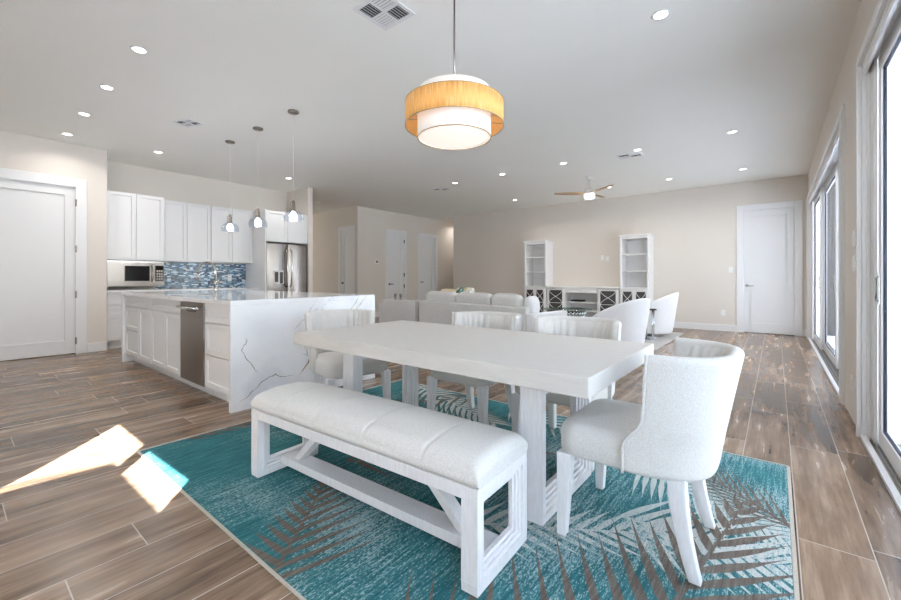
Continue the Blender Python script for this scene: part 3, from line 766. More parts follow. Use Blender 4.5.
# dining table
TX0, TX1, TY0, TY1, TZ = -2.488, -0.524, 1.444, 2.442, 0.74
tb = thing('dining_table', 'large whitewashed rectangular dining table on two loop legs', 'table', ((TX0 + TX1) / 2, (TY0 + TY1) / 2, RZ))
cx, cy = tb.location[0], tb.location[1]
MB().box(TX0 - cx, TX1 - cx, TY0 - cy, TY1 - cy, 0.655, TZ - RZ).build('tabletop', M['washtop'], tb, bevel=0.004)
for xc in (-2.165, -0.852):
    m = MB(); loop(m, xc - cx, 0.108, 1.640 - cy, 2.245 - cy, 0.001, 0.654, 0.036, 0.018, 4, 0.0105)
    m.build('leg', M['wash'], tb, bevel=0.002, segs=1)
MB().box(-2.12 - cx, -0.90 - cx, -0.05, 0.05, 0.575, 0.653).build('apron_beam', M['wash'], tb)

# bench
bn = thing('upholstered_bench', 'long bench with oatmeal cushion and stepped white loop legs', 'bench', (-1.538, 1.291, RZ), math.atan2(.07, 1.485))
BL, BD, BH = 1.478, 0.384, 0.368
for xc in (-BL / 2 + .034, BL / 2 - .034):
    m = MB(); loop(m, xc, 0.068, -BD / 2, BD / 2, 0.001, BH, 0.038, 0.0150, 3, 0.0085); m.build('leg', M['wash'], bn, bevel=0.0015, segs=1)
m = MB(); m.box(-BL / 2 + .069, BL / 2 - .069, -BD / 2, -BD / 2 + .03, BH - .048, BH); m.box(-BL / 2 + .069, BL / 2 - .069, BD / 2 - .03, BD / 2, BH - .048, BH)
m.build('seat_rail', M['wash'], bn, bevel=0.0015, segs=1)
MB().box(-BL / 2 + .055, BL / 2 - .055, -0.052, 0.052, 0.030, 0.074).build('stretcher', M['wash'], bn, bevel=0.003)
for sg in (-1, 1):
    xa, xb_ = sg * .565, sg * .30
    m = MB(); dy = 0.03; hw2 = 0.027
    q = [(xa + sg * hw2, .075), (xa - sg * hw2, .075), (xb_ - sg * hw2, BH - .0485), (xb_ + sg * hw2, BH - .0485)]
    m.loft([[(x, -dy, z) for x, z in q], [(x, dy, z) for x, z in q]], smooth=False); m.build('brace', M['wash'], bn, bevel=0.002, segs=1)
m = MB()
cs = []
n = 241
def bench_cushion():
    # lofted along x with two shallow stitched tuck lines
    rings = []
    L2 = BL / 2 + .004; D2 = BD / 2 + .006
    for k in range(n):
        u = -1 + 2 * k / (n - 1); x = u * L2
        ee = min(1.0, (1 - abs(u)) * L2 / 0.045); end = math.sqrt(max(0, 1 - (1 - ee) ** 2)) if ee < 1 else 1
        tuck = sum(math.exp(-((x - c) / .0065) ** 2) for c in (-.49, -.163, .163, .49)) * .007
        zt = BH + .001 + 0.098 * (0.55 + 0.45 * end) - tuck
        zt += .012 * (1 - u * u); dd = D2 * (0.975 + 0.025 * end) - tuck * .6
        ring = [(x, -dd + .012, BH + .001)]
        ring += [(x, -dd, BH + .016), (x, -dd - .001, BH + .035)]
        for j in range(9):
            a = PI / 2 * j / 8; ring.append((x, -dd + .062 * (1 - math.sin(a)) ** 1 - .0 if False else -dd + .07 * (1 - math.cos(a)), (BH + .035) + (zt - .012 - BH - .035) * math.sin(a)))
        ring += [(x, -dd * .35, zt - .002), (x, 0, zt), (x, dd * .35, zt - .002)]
        for j in range(8, -1, -1):
            a = PI / 2 * j / 8; ring.append((x, dd - .07 * (1 - math.cos(a)), (BH + .035) + (zt - .012 - BH - .035) * math.sin(a)))
        ring += [(x, dd + .001, BH + .03), (x, dd, BH + .016), (x, dd - .012, BH + .001)]
        rings.append(ring)
    MB().loft(rings).build('seat_cushion', M['linen'], bn)
bench_cushion()

# ------------------------------------------------------------------ dining chairs (local +y = facing direction)
def make_chair(label, loc, rz):
    t = thing('dining_chair', label, 'chair', loc, rz, 'upholstered dining chairs around the table')
    z0, z1 = 0.347, 0.812
    NS, NT = 40, 14
    def prof(tt):
        z = z0 + (z1 - z0) * tt
        if z < .45: tip = .005
        elif z < .57:
            q = (z - .45) / .12; q = q * q * (3 - 2 * q); tip = .005 - .075 * q
        else: tip = -.07 - .015 * (z - .57) / .24
        back = -.262 - .085 * tt ** 1.1
        hw = .252 + .022 * tt
        return z, tip, back, hw
    def plan(s, tt, off=0.0):
        z, tip, back, hw = prof(tt)
        hw -= off; back += off
        a = PI * s                        # 0..pi : right tip -> back -> left tip
        e = 0.62
        x = hw * math.copysign(abs(math.cos(a)) ** e, math.cos(a)); y = tip - (tip - back) * (math.sin(a) ** (0.9))
        return (x, y, z)
    def shell(sign, name, material, th, off, zlo, wob=0):
        pass
    # outer shell: mid-surface with thickness
    m = MB()
    rows = []
    for i in range(NT + 1):
        rows.append([plan(j / NS, i / NT) for j in range(NS + 1)])
    vs = [p for r in rows for p in r]; w = NS + 1
    m.add(vs, [(i * w + j, i * w + j + 1, (i + 1) * w + j + 1, (i + 1) * w + j) for i in range(NT) for j in range(NS)], 0, True)
    bkr = m.build('backrest', M['linen'], t, solid=.048, sub=2)
    # tufted inner face
    m = MB(); rows = []
    for i in range(11):
        tt = .20 + .765 * i / 10
        row = []
        for j in range(81):
            s = .07 + .86 * j / 80
            ch = abs(math.sin(PI * (s - .07) / .86 * 11))
            fade = min(1, (10 - i) / 1.5 + .02) * min(1, i / 1.2 + .05); ed = min(1, min(j, 80 - j) / 4 + .05)
            row.append(plan(s, tt, .020 + .022 * (0.35 + .65 * ch) * fade * ed))
        rows.append(row)
    w = 81; vs = [p for r in rows for p in r]
    m.add(vs, [(i * w + j, i * w + j + 1, (i + 1) * w + j + 1, (i + 1) * w + j) for i in range(10) for j in range(80)], 0, True)
    m.build('channel_tufting', M['linen'], bkr)
    for sgn in (0, 1):
        m = MB(); m.tube([tuple(Vector(plan(.012 if sgn == 0 else .988, q / 20)) + Vector(((.0225 if sgn == 0 else -.0225), .007, 0))) for q in range(0, 21)], .006, 6)
        m.build('welt_cord', M['linen'], bkr)
    m = MB(); cushion(m, -.258, .258, -.17, .282, .342, .502, .09, .05, .022); m.build('seat', M['linen'], t)
    for sx in (-1, 1):
        m = MB()
        rings = []
        for q in range(5):
            u = q / 4; hs = .031 - .0125 * (1 - u); cxx = sx * (.228 + .012 * (1 - u)); cyy = .240 + .012 * (1 - u); z = .001 + .350 * u
            rings.append([(cxx + a, cyy + b, z) for a, b in ((-hs, -hs), (hs, -hs), (hs, hs), (-hs, hs))])
        m.loft(rings, smooth=False); m.build('leg', M['wash'], t, bevel=.003)
        m = MB(); rings = []
        for q in range(9):
            u = q / 8; hs = .031 - .011 * (1 - u); z = .001 + .357 * u
            cyy = -.175 - .06 * (1 - u) ** 1.8; cxx = sx * (.192 + .016 * (1 - u) ** 1.8)
            rings.append([(cxx + a, cyy + b, z) for a, b in ((-hs, -hs), (hs, -hs), (hs, hs), (-hs, hs))])
        m.loft(rings, smooth=True); m.build('leg', M['wash'], t, bevel=.003)
    return t
ch = make_chair('oatmeal barrel-back chair at the right head of the table, nearest the glass doors', (-0.460, 1.895, RZ), PI / 2)
dup(ch, (-2.74, 2.06, RZ), -PI / 2 - R(14), 'oatmeal barrel-back chair at the far left head of the table, beside the island waterfall panel')
dup(ch, (-1.79, 2.54, RZ), PI, 'oatmeal barrel-back chair on the long far side of the table, nearer the island')
dup(ch, (-1.06, 2.54, RZ), PI, 'oatmeal barrel-back chair on the far long side, in front of the white swivel chairs')

# ------------------------------------------------------------------ chandelier
cd = thing('drum_chandelier', 'two-tier drum chandelier with amber thread band over the dining table', 'chandelier', (-1.675, 2.13, 2.03))
cd.scale = (.968, .968, .968); CDT = (H - 2.03) / .968
def ringwall(mb, r, z0, z1, th, n=64, mi=0):
    mb.lathe([(r, z0), (r, z1), (r - th, z1), (r - th, z0), (r, z0)], n=n, mi=mi, caps=False)
m = MB(); ringwall(m, .338, .082, .236, .004); m.build('thread_band', M['amber'], cd)
m = MB(); ringwall(m, .3395, .234, .239, .006); ringwall(m, .3395, .079, .084, .006)
for k in range(4):
    a = PI / 4 + PI / 2 * k; m.tube([(.25 * math.cos(a), .25 * math.sin(a), .12), (.335 * math.cos(a), .335 * math.sin(a), .12)], .004, 6)
m.build('band_frame', M['brass'], cd)
m = MB(); ringwall(m, .252, .004, .318, .004); m.build('drum_shade', M['drum'], cd)
m = MB(); ringwall(m, .2535, .0, .005, .006); m.build('shade_rim', M['brass'], cd)
m = MB(); m.lathe([(.001, -.006), (.12, -.003), (.2, .004), (.249, .012)], n=48); m.build('bottom_diffuser', M['diffuser'], cd)
m = MB(); m.lathe([(.249, .312), (.1, .322), (.001, .322)], n=48); m.build('top_diffuser', M['drum'], cd)
MB().tube([(0, 0, .30), (0, 0, CDT - .025)], .0062, 10).build('stem', M['nickel'], cd)
m = MB(); m.lathe([(.0065, -.03), (.065, -.024), (.065, 0)], (0, 0, CDT - .001), 24); m.build('ceiling_canopy', M['nickel'], cd)

# pendants
def pendant(label, x, first=None):
    if first is not None: return dup(first, (x, 2.54, H), 0, label)
    t = thing('pendant_light', label, 'pendant light', (x, 2.54, H), 0, 'glass pendants over the island')
    m = MB(); m.lathe([(.062, -.001), (.062, -.016), (.05, -.024), (.006, -.026)], n=28); m.build('ceiling_canopy', M['nickel'], t)
    MB().tube([(0, 0, -.02), (0, 0, -1.045)], .0024, 8).build('cord', M['plastic'], t)
    m = MB(); m.lathe([(.006, -1.035), (.017, -1.045), (.019, -1.085), (.024, -1.095), (.024, -1.135), (.03, -1.145), (.03, -1.163), (.02, -1.165)], n=20)
    for k in range(3):
        a = 2 * PI * k / 3; m.tube([(.0, .0, -1.045), (.034 * math.cos(a), .034 * math.sin(a), -1.070), (.034 * math.cos(a), .034 * math.sin(a), -1.155)], .004, 6)
    m.build('lamp_holder', M['nickel'], t)
    m = MB(); m.lathe([(.036, -1.150), (.046, -1.155), (.085, -1.180), (.108, -1.215), (.113, -1.245), (.110, -1.277), (.107, -1.277), (.110, -1.245), (.105, -1.215), (.083, -1.184), (.045, -1.159)], n=32, caps=False)
    m.build('glass_shade', M['pglass'], t)
    m = MB(); m.lathe([(.012, -1.163), (.02, -1.175), (.036, -1.203), (.042, -1.225), (.036, -1.250), (.02, -1.263), (.002, -1.267)], n=20); m.build('bulb', M['bulb'], t)
    l = bpy.data.lights.new('pendant_glow', 'POINT'); l.energy = 6; l.color = (.95, .97, 1); l.shadow_soft_size = .05
    lo = bpy.data.objects.new('pendant_glow', l); COL.objects.link(lo); lo.parent = t; lo.location = (0, 0, -1.345)
    return t
pn = pendant('clear glass pendant over the near end of the island, closest to the dining table', -4.38)
pendant('middle clear glass pendant of the row over the island', -5.23, pn)
pendant('clear glass pendant over the far end of the island, closest to the kitchen cabinets', -6.05, pn)

# ------------------------------------------------------------------ recessed lights
DL = [(-4.22, 1.035, 'recessed light nearest the chandelier in the row leading to the left door'),
      (-5.31, 1.035, 'second recessed light from the chandelier in the row leading to the left door'),
      (-6.38, 1.035, 'third recessed light from the chandelier in the row leading to the left door'),
      (-7.45, 1.035, 'recessed light directly in front of the left door'),
      (-7.42, 2.06, 'recessed light in front of the upper cabinet over the microwave'),
      (-7.38, 4.18, 'recessed light in front of the cabinet above the refrigerator'),
      (-0.66, 3.30, 'large recessed light alone at the upper right, beside the chandelier and near sliding door'),
      (-0.45, 6.54, 'recessed light in the middle row, closest to the glass doors'),
      (-1.63, 6.56, 'recessed light in the middle row, just behind the ceiling vent'),
      (-2.80, 6.54, 'recessed light in the middle row, straight in front of the ceiling fan'),
      (-3.985, 6.52, 'recessed light in the middle row, left of the ceiling fan'),
      (-5.11, 6.52, 'recessed light in the middle row, farthest from the glass doors'),
      (-0.455, 8.88, 'recessed light by the back wall in front of the white corner door'),
      (-1.633, 8.88, 'recessed light by the back wall, second from the white corner door'),
      (-2.78, 8.87, 'recessed light by the back wall behind the wooden fan blade'),
      (-3.92, 8.87, 'recessed light by the back wall at the tip of the left fan blade'),
      (-5.06, 8.87, 'recessed light by the back wall, closest to the hallway opening')]
DLE = 5
dl0 = None
LSPOT = bpy.data.lights.new('downlight_beam', 'AREA'); LSPOT.shape = 'DISK'; LSPOT.size = .10; LSPOT.energy = DLE; LSPOT.color = (1, .955, .90); LSPOT.spread = math.radians(150)
for (x, y, lab) in DL:
    if dl0 is None:
        dl0 = thing('recessed_ceiling_light', lab, 'ceiling light', (x, y, H), 0, 'recessed ceiling lights')
        m = MB(); m.lathe([(.05, -.0005), (.062, -.0005), (.062, -.005), (.055, -.008), (.046, -.005), (.046, -.0005)], n=32, caps=False); m.build('trim_ring', M['trim'], dl0)
        m = MB(); m.lathe([(.0465, -.001), (.0465, -.004), (.001, -.0045)], n=32); m.build('lens', M['lamp'], dl0)
        lo = bpy.data.objects.new('downlight_beam', LSPOT); COL.objects.link(lo); lo.parent = dl0; lo.location = (0, 0, -.02)
    else: dup(dl0, (x, y, H), 0, lab)
dup(dl0, (-8.40, 11.1, H), 0, 'recessed light inside the hallway beyond the back wall')

# vents and detectors
def vent(label, loc, w, d, rz=0.0, nl=5):
    t = thing('ceiling_vent', label, 'vent', loc, rz, 'ceiling air vents')
    m = MB(); f = .03
    m.box(-w / 2, w / 2, -d / 2, -d / 2 + f, -.008, -.0005); m.box(-w / 2, w / 2, d / 2 - f, d / 2, -.008, -.0005)
    m.box(-w / 2, -w / 2 + f, -d / 2 + f, d / 2 - f, -.008, -.0005); m.box(w / 2 - f, w / 2, -d / 2 + f, d / 2 - f, -.008, -.0005)
    m.box(-.008, .008, -d / 2 + f, d / 2 - f, -.008, -.0005); m.box(-w / 2 + f, w / 2 - f, -.008, .008, -.008, -.0005)
    m.build('frame', M['trim'], t)
    MB().box(-w / 2 + .01, w / 2 - .01, -d / 2 + .01, d / 2 - .01, -.002, -.0006).build('backing', M['vent'], t)
    m = MB()
    for qx, qy, along in ((-1, 1, 1), (1, 1, 0), (1, -1, 1), (-1, -1, 0)):
        lx, ly = w / 2 - f - .01, d / 2 - f - .01
        xa, ya = (.009 if qx > 0 else -.009 - lx), (.009 if qy > 0 else -.009 - ly)
        for k in range(nl):
            if along:
                yy = ya + ly * (k + .3) / nl; m.add([(xa, yy, -.002), (xa + lx, yy, -.002), (xa + lx, yy + .012, -.011), (xa, yy + .012, -.011)], [(0, 1, 2, 3)])
            else:
                xx = xa + lx * (k + .3) / nl; m.add([(xx, ya, -.002), (xx, ya + ly, -.002), (xx + .012, ya + ly, -.011), (xx + .012, ya, -.011)], [(0, 1, 2, 3)])
    m.build('louver', M['trim'], t, solid=.0015)
    return t
vent('square four-way ceiling vent at the top beside the chandelier cord', (-2.22, 2.0, H), .32, .32)
vent('ceiling vent over the kitchen left of the pendants', (-5.72, 1.90, H), .30, .22, .3, 2)
vent('ceiling vent in the living room near the ceiling fan', (-1.80, 6.78, H), .36, .24, .0, 2)
vent('dark ceiling vent near the hallway opening', (-5.70, 6.78, H), .36, .24, .0, 2)
m = MB(); m.lathe([(.075, -.0005), (.075, -.02), (.055, -.032), (.001, -.034)], n=28)
o = m.build('smoke_detector', M['plastic']); o.location = (-9.1, 5.95, H); tag(o, 'round white detector on the passage ceiling', 'smoke detector')

# ceiling fan
fn = thing('ceiling_fan', 'ceiling fan with three wooden blades and a light in the living room', 'fan', (-2.79, 7.74, H))
m = MB(); m.lathe([(.065, -.001), (.065, -.03), (.03, -.055), (.012, -.06)], n=24); m.build('ceiling_canopy', M['plastic'], fn)
MB().tube([(0, 0, -.05), (0, 0, -.22)], .0125, 12).build('downrod', M['plastic'], fn)
m = MB(); m.lathe([(.02, -.2), (.06, -.215), (.095, -.25), (.1, -.30), (.095, -.335), (.02, -.34)], n=28); m.build('motor_housing', M['plastic'], fn)
m = MB(); m.lathe([(.092, -.341), (.095, -.355), (.092, -.40), (.08, -.412), (.001, -.416)], n=28); m.build('light_kit', M['lamp'], fn)
for k in range(3):
    a = R(206) + k * 2 * PI / 3
    rings = []
    for q in range(13):
        u = q / 12; r_ = .09 + .56 * u; hw3 = .045 + .028 * math.sin(PI * min(1, u * 1.15)) if u < .92 else .05; tz = -.315 + .02 * u; tw = .16
        ring = []
        for (c_, zz) in ((-1, -.005), (1, -.005), (1, .005), (-1, .005)):
            ring.append((r_, c_ * hw3, tz + zz + c_ * hw3 * tw))
        rings.append(ring)
    m = MB(); m.loft(rings, smooth=False); m.build('blade', M['fanwood'], fn, rot=(0, 0, a), bevel=.002)

# ------------------------------------------------------------------ wall plates
def plate(name, label, cat, loc, facing, w=.075, h=.118, toggles=1):
    rz = {'+x': 0, '-x': PI, '-y': -PI / 2}[facing]
    t = thing(name, label, cat, loc, rz)
    MB().box(0.0005, .006, -w / 2, w / 2, -h / 2, h / 2).build('cover_plate', M['plastic'], t, bevel=.0015)
    for k in range(toggles):
        y = (k - (toggles - 1) / 2) * .046
        MB().box(.006, .010, y - .016, y + .016, -.033, .033).build('rocker', M['plastic'], t, bevel=.001)
    return t
plate('wall_switch', 'white light switch beside the chrome-handled corner door', 'light switch', (-0.72, YB, 1.27), '-y')
plate('wall_outlet', 'white outlet low on the back wall beside the corner door', 'outlet', (-0.85, YB, .38), '-y', toggles=2)
plate('wall_outlet', 'left white outlet plate high on the wall between the two bookcases', 'outlet', (-3.32, YB, 1.60), '-y')
plate('wall_outlet', 'right white outlet plate high on the wall between the two bookcases', 'outlet', (-3.20, YB, 1.57), '-y')
plate('wall_switch', 'upper white switch plate on the pier between the sliding doors', 'light switch', (XR, 4.30, 1.40), '-x', .12, .118, 2)
plate('wall_switch', 'lower white switch plate on the pier between the sliding doors', 'light switch', (XR, 4.30, 1.21), '-x', .12, .118, 2)
plate('wall_outlet', 'white outlet low on the pier between the sliding doors', 'outlet', (XR, 4.40, .29), '-x')
th_ = thing('wall_switch_thermostat', 'small thermostat with dark display on the hall wall', 'thermostat', (-8.8, 7.635, 1.56))
MB().box(.0005, .02, -.06, .06, -.06, .06).build('housing', M['plastic'], th_, bevel=.003)
MB().box(.02, .0215, -.03, .03, -.03, .03).build('display', M['black'], th_)

# ------------------------------------------------------------------ media wall unit
UY = 9.66
def lattice_door(par, x0, x1, z0, z1, two=True):
    m = MB(); shx = .035; y = 0.0
    m.box(x0, x0 + shx, -.02, 0, z0, z1); m.box(x1 - shx, x1, -.02, 0, z0, z1); m.box(x0 + shx, x1 - shx, -.02, 0, z1 - shx, z1); m.box(x0 + shx, x1 - shx, -.02, 0, z0, z0 + shx)
    d = m.build('door', M['unit'], par)
    MB().box(x0 + shx, x1 - shx, -.006, -.003, z0 + shx, z1 - shx).build('glass_pane', M['vent'], d)
    a0, a1, b0, b1 = x0 + shx, x1 - shx, z0 + shx, z1 - shx; mid = (b0 + b1) / 2; w = a1 - a0; xc = (a0 + a1) / 2
    m = MB()
    for (s0, s1) in ((mid, b1), (b0, mid)):
        hgt = s1 - s0
        for sg in (-1, 1):
            P = []
            for k in range(11):
                u = k / 10
                P.append((xc + sg * (w * .5) * math.cos(PI * u) if True else 0, -.012, s0 + hgt * u))
            m.tube([(xc + sg * w * .48 * math.cos(PI * k / 10), -.012, s0 + hgt * k / 10) for k in range(11)], .006, 6)
    m.tube([(a0, -.012, mid), (a1, -.012, mid)], .006, 6)
    m.build('lattice', M['unit'], d)
def bookcase(label, x0, x1):
    t = thing('bookcase', label, 'bookcase', (x0, UY, 0.002), 0, 'tall bookcases of the media wall')
    w = x1 - x0; dp = YB - UY - .004; zt = 2.045; zb = .885
    m = MB()
    m.box(0, .045, .0, dp, zb, zt); m.box(w - .045, w, .0, dp, zb, zt); m.box(.045, w - .045, dp - .015, dp, zb, zt); m.box(.045, w - .045, 0, dp - .015, zt - .06, zt)
    m.build('hutch_frame', M['unit'], t, bevel=.002, segs=1)
    m = MB(); m.box(-.02, w + .02, -.025, dp, zt, zt + .03); m.build('crown', M['unit'], t, bevel=.008)
    for z in (1.64, 1.255):
        MB().box(.046, w - .046, .015, dp - .016, z - .014, z + .014).build('shelf', M['unit'], t)
    m = MB(); m.box(0, w, .0, dp, .07, zb - .03); m.box(-.012, w + .012, -.03, dp, zb - .03, zb - .001); m.box(.02, w - .02, .03, dp, 0, .07); m.build('base', M['unit'], t, bevel=.002, segs=1)
    lattice_door(t, .03, w / 2 - .004, .12, zb - .06); lattice_door(t, w / 2 + .004, w - .03, .12, zb - .06)
    for x in (w / 2 - .02, w / 2 + .02): MB().lathe([(.004, 0), (.011, .012), (.001, .018)], n=10).build('knob', M['chrome'], t, loc=(x, -.02, .5), rot=(PI / 2, 0, 0))
    return t
bookcase('tall white open bookcase on the left end of the media wall, behind the sofa', -5.225, -4.60)
bookcase('tall white bookcase at the right end of the media wall, behind the swivel chairs', -2.785, -2.165)
mc = thing('media_console', 'low white media console with glass lattice doors between the bookcases', 'console', (-4.58, UY, .002))
w = 1.776; dp = YB - UY - .004
m = MB(); m.box(0, w, -.03, dp, .85, .885); m.box(0, .04, 0, dp, .07, .85); m.box(w - .04, w, 0, dp, .07, .85); m.box(.04, w - .04, dp - .02, dp, .07, .85); m.box(.02, w - .02, .02, dp, 0, .07); m.box(.04, w - .04, 0, dp - .02, .07, .10)
m.box(.45, .49, 0, dp - .02, .10, .85); m.box(w - .49, w - .45, 0, dp - .02, .10, .85)
m.build('body', M['unit'], mc, bevel=.002, segs=1)
MB().box(.492, w - .492, -.018, .02, .735, .848).build('drawer', M['unit'], mc, bevel=.002, segs=1)
MB().lathe([(.005, 0), (.014, .014), (.001, .022)], n=10).build('knob', M['chrome'], mc, loc=(w / 2, -.018, .795), rot=(PI / 2, 0, 0))
for z in (.50, .30): MB().box(.492, w - .492, .02, dp - .022, z - .012, z + .012).build('shelf', M['unit'], mc)
lattice_door(mc, .03, .455, .12, .83); lattice_door(mc, w - .455, w - .03, .12, .83)
o = MB().box(0, .30, 0, .22, 0, .045).build('media_player', M['black'], bevel=.004); o.location = (-3.99, 9.74, .518); tag(o, 'flat dark media box on the shelf of the media console', 'media player')

# ------------------------------------------------------------------ living room
lr = MB(); lr.box(-5.0, -1.42, 6.75, 9.2, .0005, .008)
tag(lr.build('living_room_rug', M['lrug']), 'pale grey rug on the living room floor under the swivel chairs', 'rug')
LZ_ = .0085
sa = -0.13
so = thing('sofa', 'long pale grey sofa with its back toward the dining table', 'sofa', (-3.72, 5.16, .001), sa)
SL = 2.26
m = MB(); m.box(-SL / 2, SL / 2 - .0, -.14, -.02, .05, .70); m.build('backrest', M['sofa'], so, bevel=.02)
m = MB(); m.box(-SL / 2, SL / 2, -.018, .72, .05, .36); m.build('base', M['sofa'], so, bevel=.015)
m = MB(); m.box(SL / 2 + .002, SL / 2 + .12, -.14, .74, .05, .62); m.build('armrest', M['white_fab'], so, bevel=.02)
for k in range(3):
    x_ = -SL / 2 + .01 + k * SL / 3
    m = MB(); cushion(m, x_, x_ + SL / 3 - .012, .02, .71, .365, .52, .05, .05, .02); m.build('seat_cushion', M['sofa'], so)
    xe = x_ + SL / 3 - (.02 if k < 2 else .23)
    m = MB(); cushion(m, x_ - (.0 if k else .0) + .004, xe, -.085, .085, 0, .43, .06, .06, .02); m.build('back_cushion', M['sofa'], so, loc=(0, .13, .45), rot=(R(10), 0, 0))
for x_ in (-SL / 2 + .06, SL / 2 + .06):
    for y_ in (-.08, .66): MB().box(x_ - .025, x_ + .025, y_ - .025, y_ + .025, 0, .05).build('foot', M['bronze'], so)
s2 = thing('sofa_end_module', 'separate pale grey sofa section left of the long sofa, behind the island', 'sofa', (-5.36, 5.30, .001), -0.03)
m = MB(); m.box(-.43, .43, -.14, -.02, .05, .70); m.build('backrest', M['sofa'], s2, bevel=.012)
m = MB(); m.box(-.43, .43, -.018, 1.25, .05, .36); m.build('base', M['sofa'], s2, bevel=.015)
m = MB(); m.box(-.55, -.432, -.14, 1.25, .05, .62); m.build('armrest', M['sofa'], s2, bevel=.02)
m = MB(); cushion(m, -.42, .42, .02, 1.24, .365, .50, .05, .05, .02); m.build('seat_cushion', M['sofa'], s2)
for x_ in (-.48, .36):
    for y_ in (-.08, 1.18): MB().box(x_ - .025, x_ + .025, y_ - .025, y_ + .025, 0, .05).build('foot', M['bronze'], s2)
# loose pillows
def pillow(name, label, px, py, pz, w, h, m_, rz, tilt, roll=0.0):
    rings = []; n = 11
    for i in range(n):
        u = -1 + 2 * i / (n - 1); th = .085 * (1 - u * u) ** .55 + .004
        s_ = 1.0
        rings.append([(a * (1 - .03 * (1 - abs(u))), u * h / 2, b) for a, b in [(w / 2 * math.cos(2 * PI * k / 24) if False else w / 2 * math.copysign(abs(math.cos(2 * PI * k / 24)) ** .35, math.cos(2 * PI * k / 24)), th * math.copysign(abs(math.sin(2 * PI * k / 24)) ** 1.1, math.sin(2 * PI * k / 24))) for k in range(24)]])
    mb = MB().loft(rings)
    o = mb.build(name, m_, sub=1); o.location = (px, py, pz); o.rotation_euler = (PI / 2 + tilt, roll, rz)
    return tag(o, label, 'pillow', 'throw pillows on the sofa')
def leafy():
    m = mat('teal_leaf_print', (230, 226, 214), .9); g = G(m)
    v = g.n('ShaderNodeTexVoronoi', {'Vector': g.mapping(g.coord(), (1, .5, 1), rot=(0, 0, .6)), 'Scale': 18.0}).outputs['Color']
    s = g.n('ShaderNodeSeparateColor', {0: v}).outputs[0]
    g.put(g.b.inputs['Base Color'], g.ramp(s, [(0, rgb(232, 228, 216)), (.42, rgb(96, 150, 144)), (.6, rgb(70, 96, 92)), (.75, rgb(206, 190, 150)), (.88, rgb(232, 228, 216))], 'CONSTANT'))
    return m
M['leafy'] = leafy()
M['sand'] = fabric('sand_pillow_fabric', (226, 212, 176), (208, 192, 156), 200)
pillow('throw_pillow', 'teal leaf-printed pillow in the middle of the long sofa', -4.27, 5.70, .735, .42, .42, M['leafy'], sa, -.25)
pillow('throw_pillow', 'sand coloured pillow left of the leaf-printed pillow', -4.71, 5.77, .72, .38, .38, M['sand'], sa, -.25)
pillow('throw_pillow', 'white pillow propped at the right arm of the long sofa', -2.672, 5.165, .695, .22, .31, M['white_fab'], sa + PI / 2, 0)
# small glass ornaments standing behind the end module
def ornament(label, x, y, z):
    t = thing('glass_ornament', label, 'ornament', (x, y, z), 0, 'glass ornaments on the sofa section')
    m = MB(); m.lathe([(.03, 0), (.032, .006), (.008, .016), (.02, .05), (.028, .085), (.018, .11), (.001, .115)], n=16); m.build('body', M['nickel'], t)
    return t
ornament('left small silver ornament on the sofa section back', -5.50, 5.225, .702)
ornament('right small silver ornament on the sofa section back', -5.36, 5.225, .702)

def swivel(label, x, y, rz, mi_, base=True):
    t = thing('swivel_chair', label, 'armchair', (x, y, LZ_), rz, 'white swivel barrel chairs')
    NS, NT = 36, 8; m = MB(); rows = []
    for i in range(NT + 1):
        tt = i / NT; row = []
        for j in range(NS + 1):
            a = R(-25) + R(230) * j / NS; back = max(0, math.sin(a)) ** .7
            top = .52 + .32 * back; z = .06 + (top - .06) * tt; r_ = .335 + .095 * tt
            row.append((r_ * math.cos(a), -r_ * math.sin(a) * 1.22, z))
        rows.append(row)
    w = NS + 1
    m.add([p for r in rows for p in r], [(i * w + j, i * w + j + 1, (i + 1) * w + j + 1, (i + 1) * w + j) for i in range(NT) for j in range(NS)], 0, True)
    m.build('shell_back', M['white_fab'], t, solid=.05, sub=1)
    m = MB(); rows = []
    for i in range(5):
        tt = .5 + .48 * i / 4; row = []
        for j in range(NS + 1):
            a = R(-18) + R(216) * j / NS; back = max(0, math.sin(a)) ** .7; top = .52 + .32 * back; z = .06 + (top - .06) * tt; r_ = .302 + .095 * tt
            row.append((r_ * math.cos(a), -r_ * math.sin(a) * 1.22, z))
        rows.append(row)
    m.add([p for r in rows for p in r], [(i * w + j, i * w + j + 1, (i + 1) * w + j + 1, (i + 1) * w + j) for i in range(4) for j in range(NS)], 0, True)
    m.build('inner_lining', M['cream_fab'], t, solid=.01)
    m = MB(); m.lathe([(.26, .10), (.285, .12), (.29, .36), (.28, .42), (.2, .45), (.001, .46)], n=36); m.build('seat', M['white_fab'], t)
    m = MB(); m.lathe([(.29, .001), (.29, .012), (.06, .016), (.05, .10)], n=36); m.build('swivel_base', M['chrome'], t)
    return t
sw = swivel('white swivel barrel chair directly behind the dining table', -1.80, 5.75, R(72), 0)
dup(sw, (-1.93, 8.42, LZ_), R(92), 'farther white swivel barrel chair with cream lining near the back wall')
